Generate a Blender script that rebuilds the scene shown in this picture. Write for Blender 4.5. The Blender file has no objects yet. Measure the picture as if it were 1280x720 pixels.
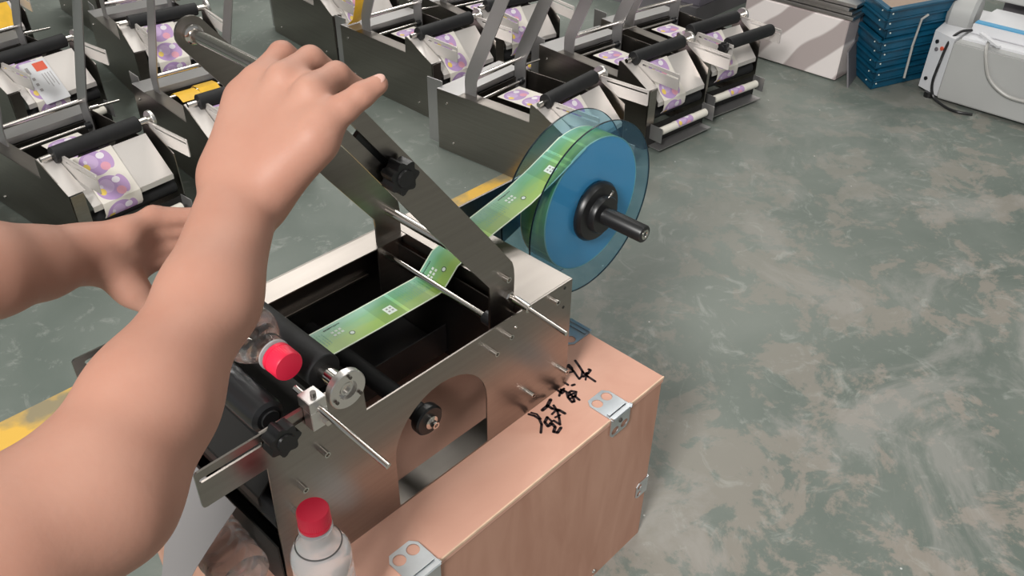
import bpy, bmesh, math, random
import numpy as np
from mathutils import Vector, Matrix

random.seed(4)
scene = bpy.context.scene
COL = scene.collection
PI = math.pi
FLOOR = -0.328            # crate top is z = 0

# ------------------------------------------------------------------ camera
cd = bpy.data.cameras.new('camera')
cam = bpy.data.objects.new('camera', cd)
COL.objects.link(cam)
cd.sensor_width = 36.0
cd.lens = 1074.11 / 1280 * 36.0
cd.clip_start = 0.02
RW = ((0.6920145, -0.7217780, 0.0123530), (-0.4227961, -0.4191129, -0.8034848), (0.5851149, 0.5508003, -0.5951971))
mw = Matrix.Identity(4)
for i in range(3):
    mw[i][0] = RW[0][i]
    mw[i][1] = -RW[1][i]
    mw[i][2] = -RW[2][i]
mw[0][3], mw[1][3], mw[2][3] = -0.657032, -0.523179, 0.78
cam.matrix_world = mw
scene.camera = cam

# ------------------------------------------------------------------ view, world, light
scene.view_settings.view_transform = 'Standard'
scene.view_settings.look = 'None'
scene.view_settings.gamma = 1.0
scene.view_settings.use_curve_mapping = False
scene.view_settings.exposure = 0.0

w = bpy.data.worlds.new('world')
scene.world = w
w.use_nodes = True
w.node_tree.nodes['Background'].inputs[0].default_value = (0.93, 0.97, 1.0, 1)
w.node_tree.nodes['Background'].inputs[1].default_value = 0.30


def area(name, loc, target, sx, sy, power, color=(1, 0.97, 0.93)):
    l = bpy.data.lights.new(name, 'AREA')
    l.shape = 'RECTANGLE'
    l.size, l.size_y = sx, sy
    l.energy = power
    l.color = color
    o = bpy.data.objects.new(name, l)
    COL.objects.link(o)
    o.location = loc
    o.rotation_euler = (Vector(target) - Vector(loc)).to_track_quat('-Z', 'Y').to_euler()
    return o


area('window_light_left', (-3.6, -1.2, 3.1), (0.2, 0.0, 0), 0.9, 1.5, 265, (1, 0.98, 0.95))
for lx, ly, lp in [(-0.4, 2.6, 5), (1.8, 1.2, 22), (2.2, 4.4, 55), (4.6, 2.6, 75), (4.8, 5.6, 90), (1.4, -2.2, 26)]:
    area('ceiling_light_panel', (lx, ly, 3.95), (lx, ly + 0.001, 0), 1.3, 2.2, lp)


# ------------------------------------------------------------------ materials
def nodes(name):
    m = bpy.data.materials.new(name)
    m.use_nodes = True
    nt = m.node_tree
    return m, nt, nt.nodes['Principled BSDF']


def simple(name, col, rough=0.5, metal=0.0, noise=0.0, nscale=20, bump=0.0, stretch=(1, 1, 1), spec=0.5):
    m, nt, b = nodes(name)
    b.inputs['Base Color'].default_value = (*col, 1)
    b.inputs['Roughness'].default_value = rough
    b.inputs['Metallic'].default_value = metal
    b.inputs['Specular IOR Level'].default_value = spec
    if noise or bump:
        tc = nt.nodes.new('ShaderNodeTexCoord')
        mp = nt.nodes.new('ShaderNodeMapping')
        mp.inputs['Scale'].default_value = stretch
        nz = nt.nodes.new('ShaderNodeTexNoise')
        nz.inputs['Scale'].default_value = nscale
        nz.inputs['Detail'].default_value = 4
        nt.links.new(tc.outputs['Object'], mp.inputs[0])
        nt.links.new(mp.outputs[0], nz.inputs[0])
        if noise:
            r = nt.nodes.new('ShaderNodeValToRGB')
            r.color_ramp.elements[0].position = 0.3
            r.color_ramp.elements[1].position = 0.7
            r.color_ramp.elements[0].color = (*[c * (1 - noise) for c in col], 1)
            r.color_ramp.elements[1].color = (*[min(1, c * (1 + noise)) for c in col], 1)
            nt.links.new(nz.outputs['Fac'], r.inputs[0])
            nt.links.new(r.outputs[0], b.inputs['Base Color'])
        if bump:
            bp = nt.nodes.new('ShaderNodeBump')
            bp.inputs['Strength'].default_value = bump
            bp.inputs['Distance'].default_value = 0.002
            nt.links.new(nz.outputs['Fac'], bp.inputs['Height'])
            nt.links.new(bp.outputs[0], b.inputs['Normal'])
    return m


STEEL = simple('brushed_steel', (0.34, 0.31, 0.285), 0.28, 1.0, 0.06, 6, 0.0, (1, 8, 30))
STEEL_DARK = simple('dark_steel', (0.16, 0.145, 0.135), 0.34, 1.0, 0.06, 6)
SATIN = simple('satin_film_steel', (0.70, 0.66, 0.63), 0.42, 0.5)
GREY_STEEL = simple('light_grey_steel', (0.50, 0.49, 0.49), 0.36, 0.85)
ALU = simple('aluminium', (0.78, 0.76, 0.74), 0.33, 1.0)
CHROME = simple('chrome', (0.72, 0.68, 0.64), 0.14, 1.0)
RUBBER = simple('black_rubber', (0.008, 0.008, 0.009), 0.62, 0, 0.2, 60, 0.1)
BLACK = simple('black_plastic', (0.012, 0.012, 0.013), 0.33)
RED = simple('red_plastic', (0.78, 0.018, 0.06), 0.38)
PAPER = simple('grey_backing_paper', (0.21, 0.20, 0.20), 0.55)
CREAM = simple('cream_liner', (0.78, 0.74, 0.66), 0.5)
WHITE = simple('white_paint', (0.72, 0.72, 0.74), 0.4)
GREY = simple('grey_paint', (0.42, 0.42, 0.41), 0.45, 0, 0.05, 5)
GREY_DARK = simple('dark_grey_paint', (0.16, 0.15, 0.16), 0.5, 0, 0.15, 6)
BLUE_TRAY = simple('blue_tray_plastic', (0.004, 0.085, 0.16), 0.42, 0, 0.2, 12)
CARD = simple('brown_cardboard', (0.36, 0.27, 0.21), 0.8, 0, 0.1, 10)
ZINC = simple('zinc_plate', (0.66, 0.69, 0.72), 0.38, 1.0, 0.12, 25)
MARKER = simple('black_marker_ink', (0.025, 0.012, 0.014), 0.6)
YELLOW_L = simple('yellow_label', (0.86, 0.50, 0.03), 0.5, 0, 0.1, 30)
INK = simple('dark_print', (0.03, 0.06, 0.05), 0.5)
PRINT_W = simple('white_print', (0.74, 0.82, 0.76), 0.5)
REDINK = simple('red_print', (0.75, 0.12, 0.06), 0.5)
GREYINK = simple('grey_print', (0.34, 0.32, 0.32), 0.6)
CLEAR_TUBE = simple('grey_hose', (0.40, 0.39, 0.37), 0.35)
NAIL = simple('finger_nail', (0.60, 0.36, 0.30), 0.45)
PAINTED_GLARE = simple('painted_daylight_glare', (0.9, 0.86, 0.84), 0.6)  # white painted in place of daylight glare on the floor


def mat_light_striped_board():  # door light and shadow put into the boards' colour as diagonal stripes
    m, nt, b = nodes('white_board_painted_light')
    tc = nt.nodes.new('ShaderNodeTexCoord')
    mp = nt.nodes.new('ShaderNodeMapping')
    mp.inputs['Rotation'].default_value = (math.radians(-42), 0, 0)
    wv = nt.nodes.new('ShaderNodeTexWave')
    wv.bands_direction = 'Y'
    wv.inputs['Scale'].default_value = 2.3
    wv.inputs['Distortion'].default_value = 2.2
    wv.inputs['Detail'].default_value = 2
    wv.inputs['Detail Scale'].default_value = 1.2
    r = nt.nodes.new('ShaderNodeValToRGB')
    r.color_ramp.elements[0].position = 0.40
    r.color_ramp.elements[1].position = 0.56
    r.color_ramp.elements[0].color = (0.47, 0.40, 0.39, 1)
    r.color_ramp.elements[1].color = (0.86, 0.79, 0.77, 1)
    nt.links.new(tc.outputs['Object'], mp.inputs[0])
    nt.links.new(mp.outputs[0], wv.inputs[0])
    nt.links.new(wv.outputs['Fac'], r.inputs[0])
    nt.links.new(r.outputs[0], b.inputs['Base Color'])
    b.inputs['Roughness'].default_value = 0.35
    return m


LIGHT_STRIPED = mat_light_striped_board()


def mat_clear(name, tint, rough=0.03, ior=1.33, mix=0.0, gloss=0.0):
    m, nt, b = nodes(name)
    b.inputs['Base Color'].default_value = (*tint, 1)
    b.inputs['Transmission Weight'].default_value = 1.0
    b.inputs['Roughness'].default_value = rough
    b.inputs['IOR'].default_value = ior
    if mix:
        out = nt.nodes['Material Output']
        tr = nt.nodes.new('ShaderNodeBsdfTransparent')
        tr.inputs[0].default_value = (*tint, 1)
        mx = nt.nodes.new('ShaderNodeMixShader')
        mx.inputs[0].default_value = mix
        nt.links.new(b.outputs[0], mx.inputs[1])
        nt.links.new(tr.outputs[0], mx.inputs[2])
        nt.links.new(mx.outputs[0], out.inputs[0])
    return m


CLEAR = mat_clear('clear_bottle', (0.95, 0.96, 0.97), 0.05, 1.33, 0.0)
CLEAR.node_tree.nodes['Principled BSDF'].inputs['Transmission Weight'].default_value = 0.68
CLEAR_EMPTY = mat_clear('clear_empty_bottle', (0.97, 0.98, 0.99), 0.04, 1.36, 0.30)
FILM = mat_clear('clear_film', (0.97, 0.97, 0.98), 0.06, 1.2, 0.35)


def mat_disc():
    m, nt, b = nodes('blue_clear_acrylic')
    out = nt.nodes['Material Output']
    tr = nt.nodes.new('ShaderNodeBsdfTransparent')
    tr.inputs[0].default_value = (0.70, 0.87, 0.93, 1)
    gl = nt.nodes.new('ShaderNodeBsdfGlossy')
    gl.inputs['Roughness'].default_value = 0.06
    df = nt.nodes.new('ShaderNodeBsdfDiffuse')
    df.inputs[0].default_value = (0.03, 0.26, 0.52, 1)
    m1 = nt.nodes.new('ShaderNodeMixShader')
    m1.inputs[0].default_value = 0.07
    m2 = nt.nodes.new('ShaderNodeMixShader')
    m2.inputs[0].default_value = 0.07
    nt.links.new(tr.outputs[0], m1.inputs[1])
    nt.links.new(df.outputs[0], m1.inputs[2])
    nt.links.new(m1.outputs[0], m2.inputs[1])
    nt.links.new(gl.outputs[0], m2.inputs[2])
    nt.links.new(m2.outputs[0], out.inputs[0])
    return m


DISC = mat_disc()


def mat_skin():
    m, nt, b = nodes('skin')
    tc = nt.nodes.new('ShaderNodeTexCoord')
    nz = nt.nodes.new('ShaderNodeTexNoise')
    nz.inputs['Scale'].default_value = 14
    nz.inputs['Detail'].default_value = 4
    r = nt.nodes.new('ShaderNodeValToRGB')
    r.color_ramp.elements[0].position = 0.3
    r.color_ramp.elements[1].position = 0.72
    r.color_ramp.elements[0].color = (0.445, 0.220, 0.158, 1)
    r.color_ramp.elements[1].color = (0.50, 0.27, 0.20, 1)
    nt.links.new(tc.outputs['Object'], nz.inputs[0])
    nt.links.new(nz.outputs[0], r.inputs[0])
    nt.links.new(r.outputs[0], b.inputs['Base Color'])
    b.inputs['Roughness'].default_value = 0.52
    b.inputs['Specular IOR Level'].default_value = 0.3
    b.inputs['Subsurface Weight'].default_value = 0.12
    b.inputs['Subsurface Radius'].default_value = (0.012, 0.005, 0.003)
    b.inputs['Subsurface Scale'].default_value = 0.6
    n2 = nt.nodes.new('ShaderNodeTexNoise')
    n2.inputs['Scale'].default_value = 240
    bp = nt.nodes.new('ShaderNodeBump')
    bp.inputs['Strength'].default_value = 0.12
    bp.inputs['Distance'].default_value = 0.001
    nt.links.new(tc.outputs['Object'], n2.inputs[0])
    nt.links.new(n2.outputs[0], bp.inputs['Height'])
    nt.links.new(bp.outputs[0], b.inputs['Normal'])
    return m


SKIN = mat_skin()


def mat_wood(name, axis_scale, a=(0.60, 0.31, 0.225), c=(0.73, 0.42, 0.32)):
    m, nt, b = nodes(name)
    tc = nt.nodes.new('ShaderNodeTexCoord')
    mp = nt.nodes.new('ShaderNodeMapping')
    mp.inputs['Scale'].default_value = axis_scale
    nz = nt.nodes.new('ShaderNodeTexNoise')
    nz.inputs['Scale'].default_value = 5
    nz.inputs['Detail'].default_value = 5
    nz.inputs['Distortion'].default_value = 0.8
    r = nt.nodes.new('ShaderNodeValToRGB')
    r.color_ramp.elements[0].position = 0.3
    r.color_ramp.elements[1].position = 0.68
    r.color_ramp.elements[0].color = (*a, 1)
    r.color_ramp.elements[1].color = (*c, 1)
    nt.links.new(tc.outputs['Object'], mp.inputs[0])
    nt.links.new(mp.outputs[0], nz.inputs[0])
    nt.links.new(nz.outputs[0], r.inputs[0])
    nt.links.new(r.outputs[0], b.inputs['Base Color'])
    b.inputs['Roughness'].default_value = 0.6
    return m


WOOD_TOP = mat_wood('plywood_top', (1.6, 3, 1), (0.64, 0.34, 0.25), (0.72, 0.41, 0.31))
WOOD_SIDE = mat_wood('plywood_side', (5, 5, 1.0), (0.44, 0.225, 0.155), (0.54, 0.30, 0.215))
WOOD_EDGE = simple('plywood_edge', (0.80, 0.56, 0.40), 0.6, 0, 0.2, 30)


def mat_floor():
    m, nt, b = nodes('worn_green_floor_paint')
    L = nt.links.new
    tc = nt.nodes.new('ShaderNodeTexCoord')

    def noise(scale, detail, dist=0.0, off=(0, 0, 0), rough=0.55):
        mp = nt.nodes.new('ShaderNodeMapping')
        mp.inputs['Location'].default_value = off
        n = nt.nodes.new('ShaderNodeTexNoise')
        n.inputs['Scale'].default_value = scale
        n.inputs['Detail'].default_value = detail
        n.inputs['Distortion'].default_value = dist
        n.inputs['Roughness'].default_value = rough
        L(tc.outputs['Object'], mp.inputs[0])
        L(mp.outputs[0], n.inputs[0])
        return n.outputs['Fac']

    def ramp(f, p0, p1, c0=(0, 0, 0), c1=(1, 1, 1)):
        r = nt.nodes.new('ShaderNodeValToRGB')
        r.color_ramp.elements[0].position = p0
        r.color_ramp.elements[1].position = p1
        r.color_ramp.elements[0].color = (*c0, 1)
        r.color_ramp.elements[1].color = (*c1, 1)
        L(f, r.inputs[0])
        return r.outputs[0]

    def mix(f, a, c):
        x = nt.nodes.new('ShaderNodeMix')
        x.data_type = 'RGBA'
        L(f, x.inputs[0])
        L(a, x.inputs[6])
        L(c, x.inputs[7])
        return x.outputs[2]

    def rgb(c):
        x = nt.nodes.new('ShaderNodeRGB')
        x.outputs[0].default_value = (*c, 1)
        return x.outputs[0]

    def mul(a, c):
        x = nt.nodes.new('ShaderNodeMath')
        x.operation = 'MULTIPLY'
        L(a, x.inputs[0])
        if isinstance(c, float):
            x.inputs[1].default_value = c
        else:
            L(c, x.inputs[1])
        return x.outputs[0]

    base = ramp(noise(2.2, 6, 0.4), 0.3, 0.7, (0.115, 0.142, 0.124), (0.205, 0.228, 0.205))
    # bare concrete patches, mostly toward the aisle on the +x / -y side
    sep = nt.nodes.new('ShaderNodeSeparateXYZ')
    L(tc.outputs['Object'], sep.inputs[0])
    mr = nt.nodes.new('ShaderNodeMapRange')
    mr.inputs[1].default_value = 0.9
    mr.inputs[2].default_value = -0.5
    mr.inputs[3].default_value = 0.0
    mr.inputs[4].default_value = 1.0
    L(sep.outputs[1], mr.inputs[0])
    patch = ramp(noise(7.5, 11, 0.35, (3, 1, 0), 0.72), 0.50, 0.545)
    patch2 = ramp(noise(2.6, 7, 0.8, (7, 2, 0), 0.7), 0.50, 0.60)
    c = mix(mul(mul(patch, mr.outputs[0]), 0.75), base, rgb((0.315, 0.272, 0.235)))
    c = mix(mul(mul(patch2, mr.outputs[0]), 0.55), c, rgb((0.36, 0.345, 0.325)))
    scuff = ramp(noise(10, 8, 2.0, (1, 9, 0), 0.72), 0.56, 0.68)
    c = mix(mul(scuff, 0.40), c, rgb((0.42, 0.43, 0.40)))
    vo = nt.nodes.new('ShaderNodeTexVoronoi')
    vo.inputs['Scale'].default_value = 13
    L(tc.outputs['Object'], vo.inputs[0])
    spk = ramp(vo.outputs['Distance'], 0.018, 0.03, (1, 1, 1), (0, 0, 0))
    c = mix(mul(spk, 0.7), c, rgb((0.75, 0.74, 0.72)))
    L(c, b.inputs['Base Color'])
    b.inputs['Roughness'].default_value = 0.5
    b.inputs['Specular IOR Level'].default_value = 0.35
    return m


FLOORMAT = mat_floor()


def mat_yellow():
    m, nt, b = nodes('worn_yellow_line_paint')
    tc = nt.nodes.new('ShaderNodeTexCoord')
    nz = nt.nodes.new('ShaderNodeTexNoise')
    nz.inputs['Scale'].default_value = 9
    nz.inputs['Detail'].default_value = 8
    r = nt.nodes.new('ShaderNodeValToRGB')
    r.color_ramp.elements[0].position = 0.38
    r.color_ramp.elements[1].position = 0.52
    r.color_ramp.elements[0].color = (0.30, 0.25, 0.15, 1)
    r.color_ramp.elements[1].color = (0.78, 0.47, 0.08, 1)
    nt.links.new(tc.outputs['Object'], nz.inputs[0])
    nt.links.new(nz.outputs[0], r.inputs[0])
    nt.links.new(r.outputs[0], b.inputs['Base Color'])
    b.inputs['Roughness'].default_value = 0.6
    return m


YLINE = mat_yellow()


def mat_label():
    """green product label, printed flat on a clear web: u runs along the web in labels, v across it"""
    m, nt, b = nodes('green_printed_label')
    L = nt.links.new
    uv = nt.nodes.new('ShaderNodeUVMap')
    sep = nt.nodes.new('ShaderNodeSeparateXYZ')
    L(uv.outputs[0], sep.inputs[0])
    fr = nt.nodes.new('ShaderNodeMath')
    fr.operation = 'FRACT'
    L(sep.outputs[0], fr.inputs[0])
    nz = nt.nodes.new('ShaderNodeTexNoise')
    nz.inputs['Scale'].default_value = 4
    nz.inputs['Detail'].default_value = 5
    L(uv.outputs[0], nz.inputs[0])
    a1 = nt.nodes.new('ShaderNodeMath')
    a1.operation = 'MULTIPLY_ADD'
    L(nz.outputs[0], a1.inputs[0])
    a1.inputs[1].default_value = 0.55
    L(sep.outputs[1], a1.inputs[2])
    r = nt.nodes.new('ShaderNodeValToRGB')
    e = r.color_ramp.elements
    e[0].position = 0.28
    e[0].color = (0.20, 0.43, 0.32, 1)
    e[1].position = 1.25 if False else 1.0
    e[1].color = (0.27, 0.42, 0.10, 1)
    k = e.new(0.62)
    k.color = (0.16, 0.38, 0.18, 1)
    L(a1.outputs[0], r.inputs[0])
    # darker half label, seam
    rp = nt.nodes.new('ShaderNodeValToRGB')
    rp.color_ramp.interpolation = 'CONSTANT'
    q = rp.color_ramp.elements
    q[0].position = 0.0
    q[0].color = (1.35, 1.35, 1.45, 1)
    q[1].position = 0.028
    q[1].color = (0.84, 0.88, 0.86, 1)
    s = q.new(0.25)
    s.color = (1.12, 1.12, 1.12, 1)
    s = q.new(0.76)
    s.color = (0.86, 0.90, 0.88, 1)
    L(fr.outputs[0], rp.inputs[0])
    mx = nt.nodes.new('ShaderNodeMix')
    mx.data_type = 'RGBA'
    mx.blend_type = 'MULTIPLY'
    mx.inputs[0].default_value = 1
    L(r.outputs[0], mx.inputs[6])
    L(rp.outputs[0], mx.inputs[7])
    # pale borders of the web
    edge = nt.nodes.new('ShaderNodeValToRGB')
    edge.color_ramp.interpolation = 'CONSTANT'
    g = edge.color_ramp.elements
    g[0].position = 0.0
    g[0].color = (1, 1, 1, 1)
    g[1].position = 0.035
    g[1].color = (0, 0, 0, 1)
    h = g.new(0.965)
    h.color = (1, 1, 1, 1)
    L(sep.outputs[1], edge.inputs[0])
    m2 = nt.nodes.new('ShaderNodeMix')
    m2.data_type = 'RGBA'
    L(edge.outputs[0], m2.inputs[0])
    L(mx.outputs[2], m2.inputs[6])
    m2.inputs[7].default_value = (0.70, 0.80, 0.62, 1)
    L(m2.outputs[2], b.inputs['Base Color'])
    b.inputs['Roughness'].default_value = 0.33
    return m


LABEL = mat_label()


def mat_purple():
    """abstract lilac label with yellow, white and pink blots, printed on cream liner (u in labels, v across)"""
    m, nt, b = nodes('purple_printed_label')
    L = nt.links.new
    uv = nt.nodes.new('ShaderNodeUVMap')
    sep = nt.nodes.new('ShaderNodeSeparateXYZ')
    L(uv.outputs[0], sep.inputs[0])

    def math_(op, a, c=None):
        x = nt.nodes.new('ShaderNodeMath')
        x.operation = op
        for i, q in enumerate((a, c)):
            if q is None:
                continue
            if isinstance(q, (int, float)):
                x.inputs[i].default_value = q
            else:
                L(q, x.inputs[i])
        return x.outputs[0]

    u = math_('FRACT', sep.outputs[0])
    v = sep.outputs[1]

    def blob(cu, cv, ru, rv):
        du = math_('DIVIDE', math_('SUBTRACT', u, cu), ru)
        dv = math_('DIVIDE', math_('SUBTRACT', v, cv), rv)
        d = math_('ADD', math_('MULTIPLY', du, du), math_('MULTIPLY', dv, dv))
        return math_('LESS_THAN', d, 1.0)

    cur = None
    col0 = nt.nodes.new('ShaderNodeRGB')
    col0.outputs[0].default_value = (0.80, 0.75, 0.68, 1)
    cur = col0.outputs[0]
    for cu, cv, ru, rv, c in [(0.5, 0.40, 0.46, 0.36, (0.46, 0.30, 0.56)), (0.5, 0.72, 0.36, 0.14, (0.52, 0.34, 0.60)),
                              (0.40, 0.34, 0.26, 0.17, (0.58, 0.42, 0.66)), (0.72, 0.60, 0.16, 0.12, (0.75, 0.35, 0.45)),
                              (0.55, 0.18, 0.13, 0.08, (0.80, 0.58, 0.12)), (0.30, 0.62, 0.12, 0.10, (0.85, 0.80, 0.86)),
                              (0.36, 0.22, 0.07, 0.04, (0.74, 0.66, 0.80))]:
        x = nt.nodes.new('ShaderNodeMix')
        x.data_type = 'RGBA'
        L(blob(cu, cv, ru, rv), x.inputs[0])
        L(cur, x.inputs[6])
        x.inputs[7].default_value = (*c, 1)
        cur = x.outputs[2]
    L(cur, b.inputs['Base Color'])
    b.inputs['Roughness'].default_value = 0.45
    return m


PURPLE = mat_purple()


# ------------------------------------------------------------------ mesh helpers
class MB:
    def __init__(self):
        self.bm = bmesh.new()
        self.uv = None

    def add(self, other):
        me = bpy.data.meshes.new('tmp')
        other.to_mesh(me)
        self.bm.from_mesh(me)
        bpy.data.meshes.remove(me)
        other.free()

    def box(self, x0, x1, y0, y1, z0, z1, bevel=0.0):
        b = bmesh.new()
        bmesh.ops.create_cube(b, size=1)
        for v in b.verts:
            v.co = Vector(((x0 + x1) / 2 + v.co.x * (x1 - x0), (y0 + y1) / 2 + v.co.y * (y1 - y0), (z0 + z1) / 2 + v.co.z * (z1 - z0)))
        if bevel:
            bmesh.ops.bevel(b, geom=b.edges[:], offset=bevel, segments=2, affect='EDGES')
        self.add(b)
        return self

    def obox(self, c, ax, ay, az, bevel=0.0):
        """box about centre c with half-axis vectors"""
        b = bmesh.new()
        bmesh.ops.create_cube(b, size=2)
        ax, ay, az, c = Vector(ax), Vector(ay), Vector(az), Vector(c)
        for v in b.verts:
            v.co = c + ax * v.co.x + ay * v.co.y + az * v.co.z
        if bevel:
            bmesh.ops.bevel(b, geom=b.edges[:], offset=bevel, segments=2, affect='EDGES')
        bmesh.ops.recalc_face_normals(b, faces=b.faces)
        self.add(b)
        return self

    def lathe(self, prof, p0, axis, seg=32):
        """prof: (r, h) pairs along the axis from p0"""
        b = bmesh.new()
        q = Vector(axis).normalized().to_track_quat('Z', 'Y')
        p0 = Vector(p0)
        rings = []
        for r, h in prof:
            if r < 1e-6:
                rings.append([b.verts.new(p0 + q @ Vector((0, 0, h)))])
            else:
                rings.append([b.verts.new(p0 + q @ Vector((r * math.cos(2 * PI * k / seg), r * math.sin(2 * PI * k / seg), h))) for k in range(seg)])
        for a, c in zip(rings, rings[1:]):
            for k in range(seg):
                k2 = (k + 1) % seg
                if len(a) == 1 and len(c) == 1:
                    break
                if len(a) == 1:
                    b.faces.new((a[0], c[k2], c[k]))
                elif len(c) == 1:
                    b.faces.new((a[k], a[k2], c[0]))
                else:
                    b.faces.new((a[k], a[k2], c[k2], c[k]))
        for r in (() if tuple(prof[0]) == tuple(prof[-1]) else (rings[0], rings[-1])):
            if len(r) > 1:
                try:
                    b.faces.new(r)
                except ValueError:
                    pass
        bmesh.ops.recalc_face_normals(b, faces=b.faces)
        self.add(b)
        return self

    def cyl(self, p0, p1, r0, r1=None, seg=24, bev=0.0):
        r1 = r0 if r1 is None else r1
        d = (Vector(p1) - Vector(p0))
        h = d.length
        if bev:
            pr = [(0, 0), (r0 - bev, 0), (r0, bev), (r1, h - bev), (r1 - bev, h), (0, h)]
        else:
            pr = [(0, 0), (r0, 0), (r1, h), (0, h)]
        return self.lathe(pr, p0, d, seg)

    def tube(self, pts, r, seg=10):
        b = bmesh.new()
        pts = [Vector(p) for p in pts]
        prev = None
        up = Vector((0.13, 0.2, 1)).normalized()
        for i, p in enumerate(pts):
            t = (pts[min(i + 1, len(pts) - 1)] - pts[max(i - 1, 0)]).normalized()
            s = t.cross(up)
            if s.length < 1e-3:
                s = t.cross(Vector((1, 0, 0)))
            s.normalize()
            u = s.cross(t)
            ring = [b.verts.new(p + s * (r * math.cos(2 * PI * k / seg)) + u * (r * math.sin(2 * PI * k / seg))) for k in range(seg)]
            if prev:
                for k in range(seg):
                    b.faces.new((prev[k], prev[(k + 1) % seg], ring[(k + 1) % seg], ring[k]))
            else:
                b.faces.new(ring)
            prev = ring
        b.faces.new(prev)
        bmesh.ops.recalc_face_normals(b, faces=b.faces)
        self.add(b)
        return self

    def prism(self, outer, fn, a, c, holes=()):
        """fill a 2D outline (with holes) and extrude it; fn(u, v, t) gives 3D, t from a to c"""
        b = bmesh.new()
        edges = []
        for loop in [outer] + list(holes):
            vs = [b.verts.new((p[0], p[1], 0)) for p in loop]
            for i in range(len(vs)):
                edges.append(b.edges.new((vs[i], vs[(i + 1) % len(vs)])))
        bmesh.ops.triangle_fill(b, edges=edges, use_beauty=True, use_dissolve=False)
        r = bmesh.ops.extrude_face_region(b, geom=b.faces[:])
        top = set(v for v in r['geom'] if isinstance(v, bmesh.types.BMVert))
        for v in b.verts:
            v.co = Vector(fn(v.co.x, v.co.y, c if v in top else a))
        bmesh.ops.recalc_face_normals(b, faces=b.faces)
        self.add(b)
        return self

    def xz(self, outer, y0, y1, holes=()):
        return self.prism(outer, lambda u, v, t: (u, t, v), y0, y1, holes)

    def strip(self, path, w0, w1, th=0.0006, ulen=0.1, u0=0.0):
        """ribbon along path (list of 3D points); w0, w1: offset vectors (or lists) of the two borders; UV u in label lengths"""
        b = bmesh.new()
        uvl = b.loops.layers.uv.new('UVMap')
        path = [Vector(p) for p in path]
        n = len(path)
        s = [0.0]
        for i in range(1, n):
            s.append(s[-1] + (path[i] - path[i - 1]).length)
        rows = []
        for i, p in enumerate(path):
            a = Vector(w0[i] if isinstance(w0, list) else w0)
            c = Vector(w1[i] if isinstance(w1, list) else w1)
            t = (path[min(i + 1, n - 1)] - path[max(i - 1, 0)]).normalized()
            nn = t.cross((c - a).normalized()).normalized() * (th / 2)
            rows.append([b.verts.new(p + a + nn), b.verts.new(p + c + nn), b.verts.new(p + c - nn), b.verts.new(p + a - nn)])
        def face(vs, us):
            f = b.faces.new(vs)
            for l, q in zip(f.loops, us):
                l[uvl].uv = q
        for i in range(n - 1):
            A, B = rows[i], rows[i + 1]
            ua, ub = u0 + s[i] / ulen, u0 + s[i + 1] / ulen
            face((A[0], A[1], B[1], B[0]), ((ua, 0), (ua, 1), (ub, 1), (ub, 0)))
            face((A[2], A[3], B[3], B[2]), ((ua, 1), (ua, 0), (ub, 0), (ub, 1)))
            face((A[1], A[2], B[2], B[1]), ((ua, 1), (ua, 1), (ub, 1), (ub, 1)))
            face((A[3], A[0], B[0], B[3]), ((ua, 0), (ua, 0), (ub, 0), (ub, 0)))
        face((rows[0][0], rows[0][3], rows[0][2], rows[0][1]), ((u0, 0),) * 4)
        face((rows[-1][0], rows[-1][1], rows[-1][2], rows[-1][3]), ((ub, 0),) * 4)
        self.add(b)
        return self

    def build(self, name, mat, parent=None, smooth=True, kind=None, label=None):
        me = bpy.data.meshes.new(name)
        self.bm.to_mesh(me)
        self.bm.free()
        me.materials.append(mat)
        if smooth and len(me.polygons):
            me.polygons.foreach_set('use_smooth', [True] * len(me.polygons))
            me.set_sharp_from_angle(angle=math.radians(35))
        o = bpy.data.objects.new(name, me)
        COL.objects.link(o)
        if parent:
            o.parent = parent
            o.matrix_parent_inverse = Matrix.Identity(4)
            pm = parent
            off = Vector((0, 0, 0))
            while pm:
                off += pm.location
                pm = pm.parent
            if off.length:
                me.transform(Matrix.Translation(-off))
        if kind:
            o['kind'] = kind
        if label:
            o['label'] = label
        return o


def tag(o, label=None, cat=None, group=None, kind=None):
    for k, v in (('label', label), ('category', cat), ('group', group), ('kind', kind)):
        if v:
            o[k] = v
    return o


def empty(name, loc, label=None, cat=None, group=None):
    o = bpy.data.objects.new(name, None)
    o.empty_display_size = 0.05
    COL.objects.link(o)
    o.location = loc
    return tag(o, label, cat, group)


def copy_tree(o, parent=None, skip=()):
    c = o.copy()
    COL.objects.link(c)
    c.parent = parent
    for ch in list(o.children):
        copy_tree(ch, c)
    return c


def arc(cx, cz, r, a0, a1, n):
    return [(cx + r * math.cos(math.radians(a0 + (a1 - a0) * i / n)), cz + r * math.sin(math.radians(a0 + (a1 - a0) * i / n))) for i in range(n + 1)]


# ------------------------------------------------------------------ setting
MB().box(-6, 7, -6, 8, FLOOR - 0.05, FLOOR).build('floor', FLOORMAT, kind='structure')
MB().box(-3.2, 0.95, 0.765, 0.868, FLOOR, FLOOR + 0.0012).build('trim_1', YLINE, kind='structure', label='worn yellow line painted across the green floor')
WALLM = simple('hall_wall_paint', (0.42, 0.42, 0.40), 0.7, 0, 0.05, 3)
MB().box(7, 7.1, -6, 8, FLOOR, 4.2).build('wall_right', WALLM, kind='structure')
MB().box(-6, 7, 8, 8.1, FLOOR, 4.2).build('wall_back', WALLM, kind='structure')
MB().box(-6, 7.1, -6, 8.1, 4.2, 4.25).build('ceiling', simple('hall_ceiling_paint', (0.7, 0.7, 0.68), 0.7), kind='structure')
# ------------------------------------------------------------------ the labelling machine (its own axes: -x is the front, z = 0 the base)
W = 0.2545          # overall width
BASE = Vector((-0.21, 0.127, 0))


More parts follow.
